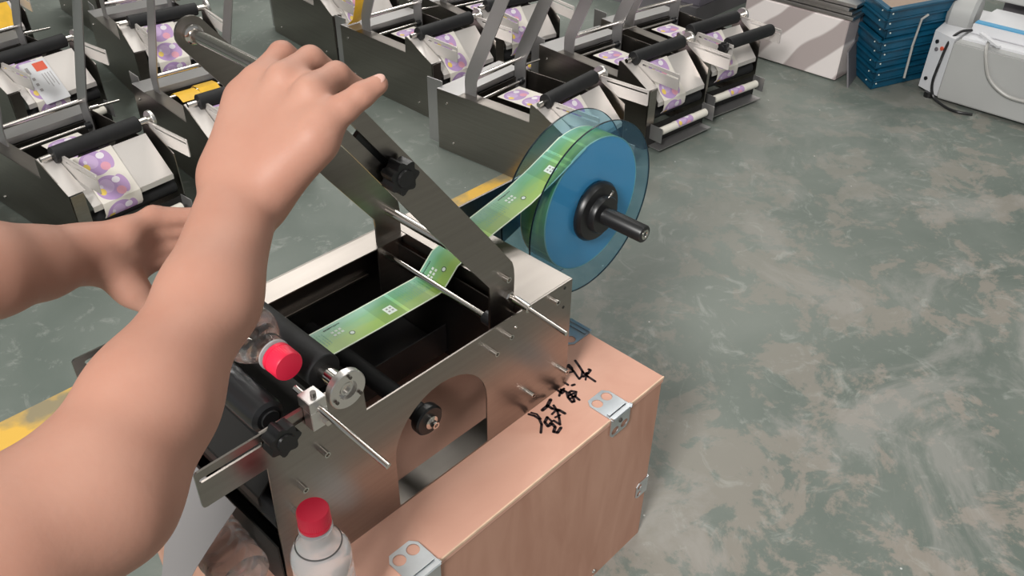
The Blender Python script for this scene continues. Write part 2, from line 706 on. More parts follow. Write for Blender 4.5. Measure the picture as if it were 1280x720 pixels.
def arm_outline(slot, lean=36.5):
    """lever plate in x/z: upright foot, rounded elbow, long leaning lever with a round end"""
    d = Vector((-math.sin(math.radians(lean)), math.cos(math.radians(lean))))
    n = Vector((d.y, -d.x))
    piv = Vector((-0.0895, 0.2112))
    end = piv + d * 0.350
    pts = [(-0.112, 0.085), (-0.0745, 0.085), (-0.0725, 0.205), (-0.0735, 0.216), (-0.0765, 0.226)]
    for al, nn_ in ((0.030, 0.0190), (0.045, 0.0195)):
        q = piv + d * al + n * nn_
        pts.append((q.x, q.y))
    a0 = math.degrees(math.atan2(n.y, n.x))
    for k in range(13):
        a = math.radians(a0 + 180 * k / 12)
        pts.append((end.x + 0.0165 * math.cos(a), end.y + 0.0165 * math.sin(a)))
    q = piv + d * 0.11 - n * 0.0205
    pts.append((q.x, q.y))
    q = piv + d * 0.012 - n * 0.0205
    pts.append((q.x, q.y))
    pts.append((-0.112, 0.195))
    holes = []
    if slot:
        lo, hi, hw = 0.246, 0.328, 0.0030
        loop = []
        for k in range(7):
            a = math.radians(a0 + 180 + 180 * k / 6)
            q = piv + d * lo - n * 0.0018
            loop.append((q.x + hw * math.cos(a), q.y + hw * math.sin(a)))
        for k in range(7):
            a = math.radians(a0 + 180 * k / 6)
            q = piv + d * hi - n * 0.0018
            loop.append((q.x + hw * math.cos(a), q.y + hw * math.sin(a)))
        holes.append(loop)
    return pts, holes, d, n, piv, end


def star_knob(mb, c, axis, r=0.0165, h=0.015):
    """seven-lobed clamping knob"""
    q = Vector(axis).normalized().to_track_quat('Z', 'Y')
    loop = []
    for k in range(42):
        a = 2 * PI * k / 42
        rr = r * (0.90 + 0.12 * math.cos(7 * a))
        loop.append((rr * math.cos(a), rr * math.sin(a)))
    c = Vector(c)
    mb.prism(loop, lambda u, v, t: c + q @ Vector((u, v, t)), 0, h)
    mb.lathe([(0, h), (r * 0.55, h), (r * 0.5, h + 0.002), (0, h + 0.002)], c, axis, 20)
    return mb


def slot_loop(x0, x1, z, hw):
    return [(x0 + hw * math.cos(math.radians(90 + 180 * k / 6)), z + hw * math.sin(math.radians(90 + 180 * k / 6))) for k in range(7)] + \
           [(x1 + hw * math.cos(math.radians(-90 + 180 * k / 6)), z + hw * math.sin(math.radians(-90 + 180 * k / 6))) for k in range(7)]


def rail_outline():
    return [(-0.33, 0.182), (-0.318, 0.19), (-0.312, 0.205), (-0.312, 0.225)] + arc(-0.484, 0.2215, 0.0035, 90, 180, 4) + arc(-0.4845, 0.1855, 0.0035, 180, 270, 4)


APRON = simple('dark_satin_apron', (0.022, 0.021, 0.020), 0.5, spec=0.2)
PANEL = [(0.005, 0.0), (0.005, 0.173), (-0.309, 0.173), (-0.311, 0.219), (-0.316, 0.222), (-0.324, 0.219), (-0.4225, 0.170), (-0.4285, 0.0)]


def side_bolt(parent, x, z, y0=0.0, y1=-0.010, r=0.0033):
    mb = MB().lathe([(0, 0), (r, 0), (r, abs(y1 - y0)), (r * 0.62, abs(y1 - y0)), (r * 0.55, abs(y1 - y0) - 0.003), (0, abs(y1 - y0) - 0.003)], (x, y0, z), (0, -1, 0), 14)
    return mb.build('bolt', CHROME, parent)


def make_machine(name, foreground):
    fg = foreground
    root = empty(name, BASE)
    # near side panel with the arched opening
    hole = [(-0.1410, 0.0025), (-0.1410, 0.075)] + arc(-0.2103, 0.075, 0.0693, 0, 180, 16)[1:] + [(-0.2796, 0.0025)]
    mb = MB().xz([(0.005, 0.0), (0.005, 0.173), (-0.309, 0.173), (-0.311, 0.2245), (-0.4225, 0.2245), (-0.4225, 0.174), (-0.4285, 0.0)] if fg else PANEL, 0.0, 0.002, [hole] if fg else [])
    mb.box(-0.4285, 0.004, 0.002, 0.030, 0.0, 0.0018)
    sp = mb.build('side_panel', STEEL, root)
    if fg:
        for x, z in ((-0.0315, 0.1614), (-0.1107, 0.1549), (-0.134, 0.144), (-0.0691, 0.0358), (-0.0051, 0.0337), (-0.3654, 0.1598), (-0.3945, 0.1333), (-0.4062, 0.1069)):
            side_bolt(sp, x, z)
        for x, z in ((-0.0087, 0.1659), (-0.0095, 0.1372)):
            MB().cyl((x, 0.0005, z), (x, -0.0004, z), 0.0021, seg=12).build('screw_hole', BLACK, sp)
        MB().lathe([(0, 0), (0.002, 0), (0.0014, 0.0012), (0, 0.0014)], (-0.094, 0, 0.155), (0, -1, 0), 10).build('rivet', CHROME, sp)
    # far side panel: flange along the top, lip down the slope and down the front
    mb = MB().xz(PANEL, W - 0.002, W)
    mb.box(-0.309, -0.0725, W - 0.0375, W - 0.001, 0.1712, 0.173)
    a, c = Vector((-0.316, 0, 0.221)), Vector((-0.4225, 0, 0.1695))
    dd = (c - a).normalized()
    nn = Vector((dd.z, 0, -dd.x))
    mid = (a + c) / 2
    mb.box(-0.4285, -0.4265, W - 0.030, W - 0.001, 0.001, 0.169)
    fp = mb.build('side_panel', STEEL, root)
    MB().obox((mid.x, W - 0.019, mid.z), dd * ((c - a).length / 2), (0, 0.0185, 0), nn * 0.0009).build('slope_plate', SATIN, root)
    if not fg:
        for x, z in ((-0.05, 0.03), (-0.36, 0.035), (-0.03, 0.14)):
            MB().lathe([(0, 0), (0.004, 0), (0.003, 0.003), (0, 0.0035)], (x, W, z), (0, 1, 0), 10).build('bolt', CHROME, fp)
    # top and back plates
    mb = MB().box(-0.0715, 0.0048, 0.0022, W - 0.0002, 0.1713, 0.1733).box(-0.0715, -0.0700, 0.0022, W - 0.002, 0.157, 0.1713)
    mb.build('top_plate', STEEL if fg else GREY_STEEL, root)
    MB().box(0.003, 0.005, 0.0022, W - 0.0022, 0.001, 0.1712).build('back_panel', STEEL, root)
    # inner cross plate that closes the bay below the label path
    MB().box(-0.079, -0.077, 0.004, W - 0.004, 0.02, 0.1565).build('cross_plate', STEEL_DARK, root)
    MB().box(-0.27, -0.118, W - 0.012, W - 0.0022, 0.116, 0.121, 0.0008).box(-0.27, -0.25, W - 0.006, W - 0.0022, 0.104, 0.116).build('guide_bar', STEEL, root)
    MB().box(-0.40, -0.08, W - 0.0042, W - 0.0022, 0.002, 0.160).build('inner_liner', STEEL_DARK, root)
    # lever arms
    for yy, sl in ((0.0235, fg), (0.2260, False)):
        pts, holes, d, n, piv, end = arm_outline(sl, 36.5 if fg else 25)
        arm = MB().xz(pts, yy, yy + 0.003, holes).build('lever_arm', STEEL if fg else GREY_STEEL, root)
        if sl:
            c = piv + d * 0.2421 - n * 0.0035
            kb = star_knob(MB(), (c.x, yy - 0.004, c.y), (0, -1, 0)).build('clamp_knob', BLACK, arm)
            MB().cyl((c.x, yy + 0.001, c.y), (c.x, yy - 0.006, c.y), 0.0075).build('washer', BLACK, arm)
            MB().cyl((c.x + 0.012, yy - 0.0005, c.y - 0.014), (c.x + 0.012, yy - 0.012, c.y - 0.014), 0.0025, seg=10).build('screw', CHROME, arm)
            # counter bar clamped behind the slot
            p0, p1 = piv + d * 0.236, piv + d * 0.296
            MB().xz([(p.x, p.y) for p in (p0 + n * 0.003, p1 + n * 0.003, p1 - n * 0.012, p0 - n * 0.012)], yy + 0.004, yy + 0.009).build('counter_bar', BLACK, arm)
    MB().cyl((end.x, 0.012, end.y), (end.x, 0.2262, end.y), 0.0064, bev=0.001).lathe([(0.0095, 0), (0.0095, 0.004), (0.0064, 0.006)], (end.x, 0.2258, end.y), (0, -1, 0)).build('grip_bar', CHROME, root)
    MB().cyl((-0.0895, 0.0265, 0.2112), (-0.0905, 0.2262, 0.2125), 0.0062).build('tie_rod', CHROME, root)
    t2 = MB().cyl((-0.1035, 0.0265, 0.1530), (-0.1025, 0.2262, 0.1530), 0.0042).build('tie_rod', CHROME, root)
    MB().lathe([(0.0085, 0), (0.0085, 0.013), (0.0043, 0.016)], (-0.1035, 0.0268, 0.1530), (0, 1, 0)).build('spacer', BLACK, t2)
    hs = MB().cyl((-0.0853, 0.0235, 0.1852), (-0.0853, -0.068, 0.1790), 0.0030, seg=12)
    hs.lathe([(0, 0), (0.0065, 0), (0.0065, 0.006), (0.0052, 0.0075), (0, 0.0075)], (-0.0853, 0.0237, 0.1852), (0, -1, -0.06), 6)
    hs.build('hinge_screw', CHROME, root)
    MB().lathe([(0.0034, 0), (0.0052, 0), (0.0052, 0.022), (0.0034, 0.022)], (-0.0853, 0.010, 0.1843), (0, -1, -0.068), 14).build('sleeve', CHROME, root)
    side = MB().lathe([(0, 0), (0.0038, 0), (0.0038, 0.008), (0.0024, 0.008), (0.0022, 0.005), (0, 0.005)], (-0.0895, 0.0235, 0.2112), (0, -1, 0), 12)
    side.build('socket_screw', CHROME, root)
    # upper roller and its bearing flange
    RX, RZ = -0.335, 0.226
    r = MB().lathe([(0, 0), (0.0175, 0), (0.0185, 0.001), (0.0185, 0.201), (0.0175, 0.202), (0, 0.202)], (RX, 0.024, RZ), (0, 1, 0), 36).build('roller', RUBBER, root)
    MB().cyl((RX, -0.008, RZ), (RX, 0.024, RZ), 0.0085).build('shaft', CHROME, r)
    MB().cyl((RX, 0.226, RZ), (RX, 0.2525, RZ), 0.006).build('shaft', CHROME, r)
    hb = MB().lathe([(0.0110, 0), (0.0195, 0), (0.0205, -0.001), (0.0205, -0.0075), (0.0197, -0.0085), (0.0102, -0.0085), (0.0102, -0.003), (0.0068, -0.003), (0.0068, -0.006), (0.0048, -0.006), (0.0048, 0.0)], (RX, -0.0045, RZ), (0, 1, 0), 36).build('bearing_flange', ALU, r)
    for k in range(3):
        a = math.radians(80 + 120 * k)
        MB().cyl((RX + 0.0155 * math.cos(a), -0.0140, RZ + 0.0155 * math.sin(a)), (RX + 0.0155 * math.cos(a), -0.0158, RZ + 0.0155 * math.sin(a)), 0.0018, seg=10).build('screw', STEEL_DARK, hb)
    # slide rails for the bottle rest
    rl = MB().xz(rail_outline(), -0.0026, -0.0003, [slot_loop(-0.4825, -0.362, 0.2140, 0.0025)]).build('slide_rail', STEEL if fg else SATIN, root)
    rl2 = MB().xz([(x - 0.008 if fg and x < -0.4 else x, z - (0.002 if fg else 0)) for x, z in rail_outline()], 0.2125, 0.2148, [slot_loop(-0.4825, -0.362, 0.2140, 0.0025)]).build('slide_rail', STEEL if fg else SATIN, root)
    if fg:
        star_knob(MB(), (-0.409, -0.0035, 0.2165), (0, -1, 0)).build('rail_knob', BLACK, rl)
        fr = MB().lathe([(0, 0), (0.0125, 0), (0.0165, 0.003), (0.0175, 0.008), (0.0175, 0.190), (0.0165, 0.194), (0, 0.194)], (-0.402, 0.018, 0.2155), (0, 1, 0), 32).build('rest_roller', BLACK, root)
        MB().lathe([(0, 0), (0.0085, 0), (0.0095, -0.002), (0.0085, -0.003), (0, -0.003)], (-0.402, 0.0185, 0.2155), (0, 1, 0), 24).build('end_cap', BLACK, fr)
        # rod clamp block with the side guide rod
        bl = MB().box(-0.3790, -0.3610, -0.0160, 0.0030, 0.2265, 0.2395, 0.0006).box(-0.3790, -0.3610, -0.0160, -0.0030, 0.205, 0.2265, 0.0006).build('clamp_block', ALU, root)
        MB().cyl((-0.369, -0.0082, 0.236), (-0.369, -0.0082, 0.2435), 0.0028, seg=12).build('set_screw', STEEL_DARK, bl)
        MB().cyl((-0.3655, -0.0155, 0.2125), (-0.3655, -0.0225, 0.2125), 0.0036, seg=14).build('socket_screw', CHROME, bl)
        MB().cyl((-0.3725, 0.016, 0.2355), (-0.3605, -0.100, 0.2105), 0.0031, seg=14).build('guide_rod', CHROME, bl)
    if not fg:
        for ra, yy in ((0, -0.0026), (1, 0.2090)):
            MB().box(-0.484, -0.318, yy, yy + 0.0058, 0.2236, 0.2250, 0.0004).build('rail_flange', SATIN, rl if ra == 0 else rl2)
    # peel plate below the roller, lower drive roller, front apron, liner roll
    p0, p1 = Vector((-0.350, 0, 0.205)), Vector((-0.428, 0, 0.128))
    mid, dd = (p0 + p1) / 2, (p1 - p0)
    nn = Vector((dd.z, 0, -dd.x)).normalized()
    MB().obox((mid.x, 0.117, mid.z), dd / 2, (0, 0.098, 0), nn * 0.001).box(-0.4305, -0.428, 0.019, 0.215, 0.116, 0.1285).build('peel_plate', APRON if fg else SATIN, root)
    MB().cyl((-0.405, 0.012, 0.088), (-0.405, 0.236, 0.088), 0.018, bev=0.001).build('drive_roller', RUBBER, root)
    MB().box(-0.4305, -0.4287, 0.0022, W - 0.0025, 0.001, 0.068).build('front_apron', APRON, root)
    if fg:
        MB().box(-0.399, -0.397, 0.004, W - 0.005, 0.002, 0.165).box(-0.4284, -0.399, 0.031, W - 0.005, 0.002, 0.004).build('added_shade_plate', BLACK, root)  # added black plate and strip, stand in for shade behind the front roller
        MB().box(-0.30, -0.080, 0.135, W - 0.006, 0.030, 0.034).box(-0.30, -0.082, 0.135, 0.137, 0.034, 0.075).build('added_shade_tray', BLACK, root)  # black sheet added to darken the shaded bay inside the machine
        pul = MB().lathe([(0, 0), (0.0185, 0), (0.0195, 0.002), (0.0195, 0.010), (0.0175, 0.012), (0, 0.012)], (-0.214, 0.030, 0.076), (0, -1, 0), 28).build('pulley', BLACK, root)
        MB().lathe([(0, 0), (0.0085, 0), (0.0085, 0.003), (0.0045, 0.004), (0.0045, 0.010), (0.0025, 0.010), (0.0025, 0.006), (0, 0.006)], (-0.214, 0.018, 0.076), (0, -1, 0), 18).build('pulley_nut', CHROME, pul)
        MB().cyl((-0.214, 0.028, 0.076), (-0.214, 0.25, 0.076), 0.012).build('drive_roller', RUBBER, root)
        # reel carrier plate behind
        MB().xz([(0.005, 0.06), (0.005, 0.180), (0.215, 0.180), (0.225, 0.150), (0.205, 0.115), (0.150, 0.10), (0.03, 0.06)], 0.208, 0.211).build('reel_carrier', STEEL_DARK, root)
    else:
        MB().box(0.0052, 0.060, 0.232, 0.2345, 0.0, 0.185).build('rear_bracket', GREY_STEEL, root)
        lt = MB().cyl((-0.455, 0.03, 0.055), (-0.455, 0.225, 0.055), 0.011, bev=0.001).build('liner_roll', CREAM, root)
        pr = []
        mb = MB()
        pts = [(-0.455 + 0.0116 * math.cos(math.radians(a)), 0.13, 0.055 + 0.0116 * math.sin(math.radians(a))) for a in range(10, 200, 15)]
        mb.strip(pts, (0, 0.035, 0), (0, -0.045, 0), 0.0005, 0.05).build('printed_label', PURPLE, lt)
        for s in (0.012, 0.236):
            MB().box(-0.472, -0.4305, s, s + 0.002, 0.03, 0.072).build('roll_holder', GREY_STEEL, root)
        MB().box(-0.470, -0.430, 0.012, 0.238, 0.006, 0.0085).build('front_tray', GREY_STEEL, root)
        # label web over the peel plate and into the bay
        path = [(-0.352, 0.13, 0.209), (-0.39, 0.13, 0.1700), (-0.427, 0.13, 0.1335), (-0.4330, 0.13, 0.128), (-0.4345, 0.13, 0.118), (-0.433, 0.13, 0.100), (-0.425, 0.13, 0.09)]
        MB().strip(path, (0, 0.065, 0), (0, -0.025, 0), 0.0008, 0.062, 0.1).build('label_web', PURPLE, root)
        MB().strip([(-0.13, 0.12, 0.158), (-0.29, 0.12, 0.160), (-0.322, 0.12, 0.206)], (0, 0.045, 0), (0, -0.045, 0), 0.0008, 0.062).build('label_web', PURPLE, root)
        MB().cyl((-0.40, 0.014, 0.005), (-0.40, 0.014, -0.004), 0.012).build('foot', BLACK, root)
        MB().cyl((-0.40, 0.24, 0.005), (-0.40, 0.24, -0.004), 0.012).build('foot', BLACK, root)
    return root


machine = make_machine('labelling_machine', True)
tag(machine, 'open brushed steel labelling machine on the wooden crate, its lever arm gripped by a hand', 'machine', 'labelling machines')
proto = make_machine('labelling_machine', False)
BG = [
    # x, y, yaw, label
    (1.014, 1.108, 4, 'steel labelling machine on the floor directly behind the blue label reel'),
    (1.440, 1.090, -5, 'steel labelling machine on the floor, middle one of the front row right of the reel'),
    (1.745, 1.090, -8, 'right end front row labelling machine carrying an extra black rest roller on its rails'),
    (1.125, 1.650, -1, 'labelling machine whose plain grey side stands just above the pinky of the raised hand'),
    (1.481, 1.645, -10, 'labelling machine in the second row, right of the one beside the raised hand'),
    (1.201, 2.140, -6, 'dark sided labelling machine standing behind the knuckles of the raised hand'),
    (0.053, 1.670, 5, 'labelling machine with lilac labels directly above the operator left forearm'),
    (0.459, 1.665, -3, 'labelling machine with yellow label scraps, left of the raised hand'),
    (0.143, 2.300, 8, 'labelling machine with a white sheet bearing a red square on its sloping plate'),
    (0.627, 2.274, -8, 'labelling machine behind the far end of the steel grip bar'),
    (-0.350, 1.640, 0, 'labelling machine cut off by the left picture edge above the forearm'),
    (0.240, 2.880, 0, 'labelling machine at the top left, behind the one with the red square sheet'),
    (0.760, 2.900, -4, 'labelling machine in the last row behind the grip bar, partly cut off at the top'),
    (1.640, 2.080, -8, 'labelling machine in the third row behind the leaning levers, second from its aisle end'),
]
for i, (x, y, yaw, lab) in enumerate(BG):
    o = proto if i == 0 else copy_tree(proto)
    a = PI / 2 + math.radians(yaw)
    o.rotation_euler = (0, 0, a)
    o.location = (x + math.cos(a) * BASE.x - math.sin(a) * BASE.y, y + math.sin(a) * BASE.x + math.cos(a) * BASE.y, FLOOR + 0.004)
    tag(o, lab, 'machine', 'labelling machines')
    if i == 2:
        MBr = MB().lathe([(0, 0), (0.0165, 0), (0.0175, 0.004), (0.0175, 0.186), (0.0165, 0.19), (0, 0.19)], (-0.462, 0.018, 0.222), (0, 1, 0), 28)
        q = MBr.build('rest_roller', RUBBER)
        q.data.transform(Matrix.Translation(-BASE))
        q.parent = o
        k = star_knob(MB(), (-0.462, W - 0.038, 0.214), (0, 1, 0)).build('rail_knob', BLACK)
        k.data.transform(Matrix.Translation(-BASE))
        k.parent = o
# ------------------------------------------------------------------ wooden crate
crate = empty('wooden_crate', (-0.183, 0.089, FLOOR), 'reddish plywood crate with metal corner clips under the labelling machine', 'crate')
CX0, CX1, CY0, CY1 = -0.474, 0.1087, -0.0847, 0.262
MB().box(CX0, CX1, CY0, CY1, -0.009, 0.0).build('lid', WOOD_TOP, crate)
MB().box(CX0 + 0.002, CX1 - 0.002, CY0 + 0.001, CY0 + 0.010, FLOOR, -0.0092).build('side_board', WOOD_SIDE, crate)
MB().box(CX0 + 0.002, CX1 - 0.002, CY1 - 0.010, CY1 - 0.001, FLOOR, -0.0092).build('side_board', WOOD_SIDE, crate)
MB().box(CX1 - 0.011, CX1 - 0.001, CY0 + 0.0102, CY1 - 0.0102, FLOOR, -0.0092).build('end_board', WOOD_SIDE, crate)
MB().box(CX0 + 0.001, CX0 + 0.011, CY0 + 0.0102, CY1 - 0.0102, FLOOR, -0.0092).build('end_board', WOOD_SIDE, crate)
MB().box(CX0, CX1 + 0.0004, CY0 - 0.0006, CY0 + 0.0012, -0.0030, 0.0005).build('bare_edge', WOOD_EDGE, crate, label='pale bare plywood edge')


def circle(cx, cy, r, n=18):
    return [(cx + r * math.cos(2 * PI * k / n), cy + r * math.sin(2 * PI * k / n)) for k in range(n)]


def clip(loc, out, along):
    """folded zinc clip: one leaf on the lid, one down the side, two round holes in each"""
    loc, out, along = Vector(loc), Vector(out), Vector(along)
    up = Vector((0, 0, 1))
    mb = MB()
    leaf = [(-0.020, 0.0), (0.020, 0.0), (0.020, 0.034), (0.014, 0.042), (-0.014, 0.042), (-0.020, 0.034)]
    hs = [circle(-0.0095, 0.030, 0.0075), circle(0.0095, 0.030, 0.0075)]
    mb.prism(leaf, lambda u, v, t: loc + along * u - out * v + up * t, 0.0006, 0.0018, hs)
    mb.prism(leaf, lambda u, v, t: loc + along * u - up * (v * 0.8) + out * t, 0.0008, 0.0020, [circle(-0.0095, 0.030, 0.0075), circle(0.0095, 0.030, 0.0075)])
    o = mb.build('corner_clip', ZINC, crate)
    m2 = MB()
    m2.obox(loc + up * 0.0022 + out * 0.0022, along * 0.019, out * 0.002, up * 0.0018, 0.0006)
    m2.obox(loc - out * 0.006 + up * 0.0026, along * 0.017, out * 0.0018, up * 0.0012, 0.0004)
    m2.build('fold', ZINC, o)
    MB().lathe([(0, 0), (0.0035, 0), (0.0025, 0.0015), (0, 0.002)], loc - up * 0.012 + out * 0.002, out, 12).build('nail', STEEL_DARK, o)
    return o


clip((0.014, CY0, 0.0), (0, -1, 0), (1, 0, 0))
clip((CX1, 0.064, 0.0), (1, 0, 0), (0, 1, 0))
clip((-0.318, CY0, 0.0), (0, -1, 0), (1, 0, 0))


def edge_clip(z):
    """clip folded round the vertical front right edge of the crate"""
    mb = MB()
    leaf = [(-0.016, 0.0), (0.016, 0.0), (0.016, 0.022), (0.011, 0.028), (-0.011, 0.028), (-0.016, 0.022)]
    mb.prism(leaf, lambda u, v, t: Vector((CX1 - v, CY0 + 0.001 - t, z + u)), 0.0006, 0.0018, [circle(-0.0075, 0.020, 0.005), circle(0.0075, 0.020, 0.005)])
    mb.prism(leaf, lambda u, v, t: Vector((CX1 - 0.001 + t, CY0 + v, z + u)), 0.0006, 0.0018, [circle(-0.0075, 0.020, 0.005), circle(0.0075, 0.020, 0.005)])
    mb.build('corner_clip', ZINC, crate)


edge_clip(-0.212)
MB().lathe([(0, 0), (0.004, 0), (0.003, 0.002), (0, 0.0025)], (-0.004, CY0 + 0.001, FLOOR + 0.012), (0, -1, 0), 10).build('nail', CHROME, crate)

# ------------------------------------------------------------------ hand-written marker strokes on the lid
STROKES = [   # x, y in metres on the lid, then half width of the pen
    ([(0.0165, 0.0111), (0.0314, 0.0211), (0.0374, 0.022), (0.0355, 0.0146), (0.0301, 0.0086), (0.0243, 0.0122), (0.023, 0.0181)], 0.00147),
    ([(0.0336, 0.0188), (0.0321, 0.0089), (0.0278, -0.0004), (0.0252, -0.0068), (0.0311, -0.006), (0.0404, 0.0004)], 0.00158),
    ([(0.0498, 0.0211), (0.0448, 0.0098), (0.0387, -0.0024), (0.0371, -0.0121), (0.0366, -0.025)], 0.00178),
    ([(0.0326, -0.0075), (0.042, -0.0081), (0.0493, -0.0063), (0.049, -0.0037)], 0.00199),
    ([(0.0418, -0.0055), (0.03, -0.0139)], 0.00136),
    ([(0.0062, 0.0036), (0.0059, -0.0037)], 0.00168),
    ([(0.009, -0.008), (0.0124, -0.0093)], 0.00189),
    ([(-0.0113, -0.0005), (-0.0122, -0.0083), (-0.0058, -0.0083), (-0.0072, -0.0025)], 0.00178),
    ([(-0.0178, -0.009), (-0.0095, -0.0045), (-0.0031, -0.0045)], 0.00168),
    ([(-0.0055, -0.0108), (-0.012, -0.0192), (-0.0151, -0.0287), (-0.0118, -0.0299), (-0.0065, -0.0226), (-0.0044, -0.014), (0.0001, -0.0143), (0.0034, -0.0198), (-0.0043, -0.0249), (-0.0052, -0.0325)], 0.00178),
    ([(-0.009, -0.0179), (-0.0012, -0.0195)], 0.00168),
    ([(-0.0128, -0.0226), (-0.0031, -0.0239)], 0.00158),
    ([(-0.0314, -0.0058), (-0.0431, -0.0107), (-0.0528, -0.0111)], 0.00252),
    ([(-0.042, -0.0097), (-0.042, -0.018), (-0.0377, -0.0265), (-0.0371, -0.0354)], 0.00210),
    ([(-0.0362, -0.0156), (-0.0413, -0.0269), (-0.0485, -0.0359), (-0.0562, -0.0441), (-0.0566, -0.0337)], 0.00168),
    ([(-0.0496, -0.0247), (-0.0388, -0.0233)], 0.00158),
    ([(-0.051, -0.0314), (-0.0435, -0.0329)], 0.00147),
    ([(-0.0703, -0.0036), (-0.0674, -0.0106), (-0.0673, -0.0188), (-0.0724, -0.0275), (-0.0833, -0.0361)], 0.00178),
    ([(-0.066, -0.0038), (-0.0631, -0.0109), (-0.0659, -0.0202)], 0.00126),
    ([(-0.0581, -0.0241), (-0.0665, -0.0276), (-0.0689, -0.0351), (-0.0622, -0.0359), (-0.0636, -0.0425), (-0.0711, -0.0465), (-0.0687, -0.051), (-0.0597, -0.0484)], 0.00210),
    ([(-0.0581, -0.0241), (-0.0591, -0.0332), (-0.0643, -0.0338)], 0.00147),
]
for pts, wd in STROKES:
    P = [Vector((*p, 0)) for p in pts]
    hw = wd
    b = MB()
    for i, p in enumerate(P):
        b.lathe([(0, 0.0), (hw, 0.0), (hw, 0.0004), (0, 0.0004)], (p.x, p.y, 0.0002), (0, 0, 1), 10)
        if i:
            q = P[i - 1]
            d = p - q
            n = Vector((-d.y, d.x, 0)).normalized() * hw
            b.prism([(q.x + n.x, q.y + n.y), (q.x - n.x, q.y - n.y), (p.x - n.x, p.y - n.y), (p.x + n.x, p.y + n.y)], lambda u, v, t: (u, v, t), 0.0002, 0.0006)
    b.build('marker_stroke', MARKER, crate, smooth=False)

# ------------------------------------------------------------------ label reel
AX, AZ, RD = 0.1834, 0.1444, 0.1312
reel = empty('label_reel', (AX, 0.138, AZ), 'clear blue twin disc reel with a black hub behind the labelling machine', 'reel')
RIM = simple('dark_blue_rim', (0.003, 0.014, 0.024), 0.2)
for yy in (0.1120, 0.1640):
    d = MB().lathe([(0.0245, 0), (RD - 0.0007, 0), (RD, 0.0006), (RD, 0.0019), (RD - 0.0007, 0.0025), (0.0245, 0.0025), (0.0245, 0)], (AX, yy, AZ), (0, 1, 0), 96).build('disc', DISC, reel)
    MB().lathe([(RD - 0.0002, 0.0002), (RD + 0.0006, 0.0002), (RD + 0.0006, 0.0023), (RD - 0.0002, 0.0023), (RD - 0.0002, 0.0002)], (AX, yy, AZ), (0, 1, 0), 96).build('rim', RIM, d, label='dark polished rim')
hub = MB().lathe([(0.0125, 0), (0.044, 0), (0.045, 0.002), (0.045, 0.006), (0.0415, 0.011), (0.0285, 0.0125), (0.028, 0.020), (0.0265, 0.022), (0.0125, 0.022)], (AX, 0.1115, AZ), (0, -1, 0), 48).build('hub', BLACK, reel)
MB().cyl((AX + 0.012, 0.0930, AZ + 0.026), (AX + 0.0135, 0.0905, AZ + 0.034), 0.0018, seg=10).build('grub_screw', CHROME, hub)
sh = MB().lathe([(0, 0.208), (0.0128, 0.208), (0.0128, 0.023), (0.0118, 0.0215), (0.009, 0.0212), (0, 0.0212)], (AX, 0.0, AZ), (0, 1, 0), 32).build('axle', BLACK, reel)
MB().lathe([(0.0074, 0), (0.0074, 0.0012), (0.0043, 0.0012), (0.0035, 0.0), (0, 0.0)], (AX, 0.0213, AZ), (0, -1, 0), 20).build('end_screw', CHROME, sh)

# the roll of labels, unwinding forward under the rods
RR = 0.1005
RXC, RZC = AX + 0.0030, AZ + 0.0060
YC = 0.1393
PITCH = 0.150
roll = empty('label_roll', (RXC, YC, RZC), 'roll of green printed labels between the blue discs, its web running into the machine', 'label roll')
body_path = [(RXC + RR * math.cos(math.radians(a)), YC, RZC + RR * math.sin(math.radians(a))) for a in range(104, 104 - 361, -6)]
MB().strip(body_path, (0, 0.0228, 0), (0, -0.0228, 0), 0.0012, PITCH).build('wound_web', LABEL, roll)
MB().lathe([(0.036, 0), (RR - 0.001, 0), (RR - 0.001, 0.0450), (0.036, 0.0450), (0.036, 0)], (RXC, 0.1168, RZC), (0, 1, 0), 80).build('roll_side', simple('label_roll_edge', (0.34, 0.68, 0.93), 0.6), roll, label='pale blue side of the wound labels')
tang = math.radians(104)
path = [Vector((RXC + RR * math.cos(tang), YC, RZC + RR * math.sin(tang))), Vector((0.100, YC, 0.2225)), Vector((0.055, YC, 0.2070)), Vector((-0.012, YC, 0.1930)), Vector((-0.068, YC, 0.1765)), Vector((-0.076, YC, 0.1740)),
        Vector((-0.094, YC, 0.1565)), Vector((-0.103, YC, 0.1490)), Vector((-0.110, YC, 0.1482)), Vector((-0.20, YC, 0.1482)), Vector((-0.27, YC, 0.1490)), Vector((-0.318, YC, 0.190))]
fine = []
for i in range(len(path) - 1):
    k = max(1, int((path[i + 1] - path[i]).length / 0.012))
    for j in range(k):
        fine.append(path[i].lerp(path[i + 1], j / k))
fine.append(path[-1])
hwid = 0.0240
acc = [0.0]
for i in range(1, len(fine)):
    acc.append(acc[-1] + (fine[i] - fine[i - 1]).length)


S1 = max(acc[k] for k in range(len(fine)) if fine[k].x > -0.2335)
U0 = 0.5 - S1 / PITCH
U0 -= math.floor(U0)
web = MB().strip(fine, (0, hwid, 0), (0, -hwid, 0), 0.0007, PITCH, U0).build('label_web', LABEL, roll)


def web_pt(s, v):
    i = max(k for k in range(len(acc) - 1) if acc[k] <= s)
    t = (s - acc[i]) / (acc[i + 1] - acc[i])
    p = fine[i].lerp(fine[i + 1], t)
    d = (fine[i + 1] - fine[i]).normalized()
    n = Vector((0, -1, 0)).cross(d) * -1
    if n.z < 0:
        n = -n
    return p + Vector((0, hwid - v * 2 * hwid, 0)) + n * 0.0006, d


def mark(mb, s0, s1, v0, v1):
    """flat print on the web between run lengths s0..s1 and across v0..v1"""
    q = [web_pt(s0, v0)[0], web_pt(s1, v0)[0], web_pt(s1, v1)[0], web_pt(s0, v1)[0]]
    vs = [mb.bm.verts.new(p) for p in q]
    mb.bm.faces.new(vs)


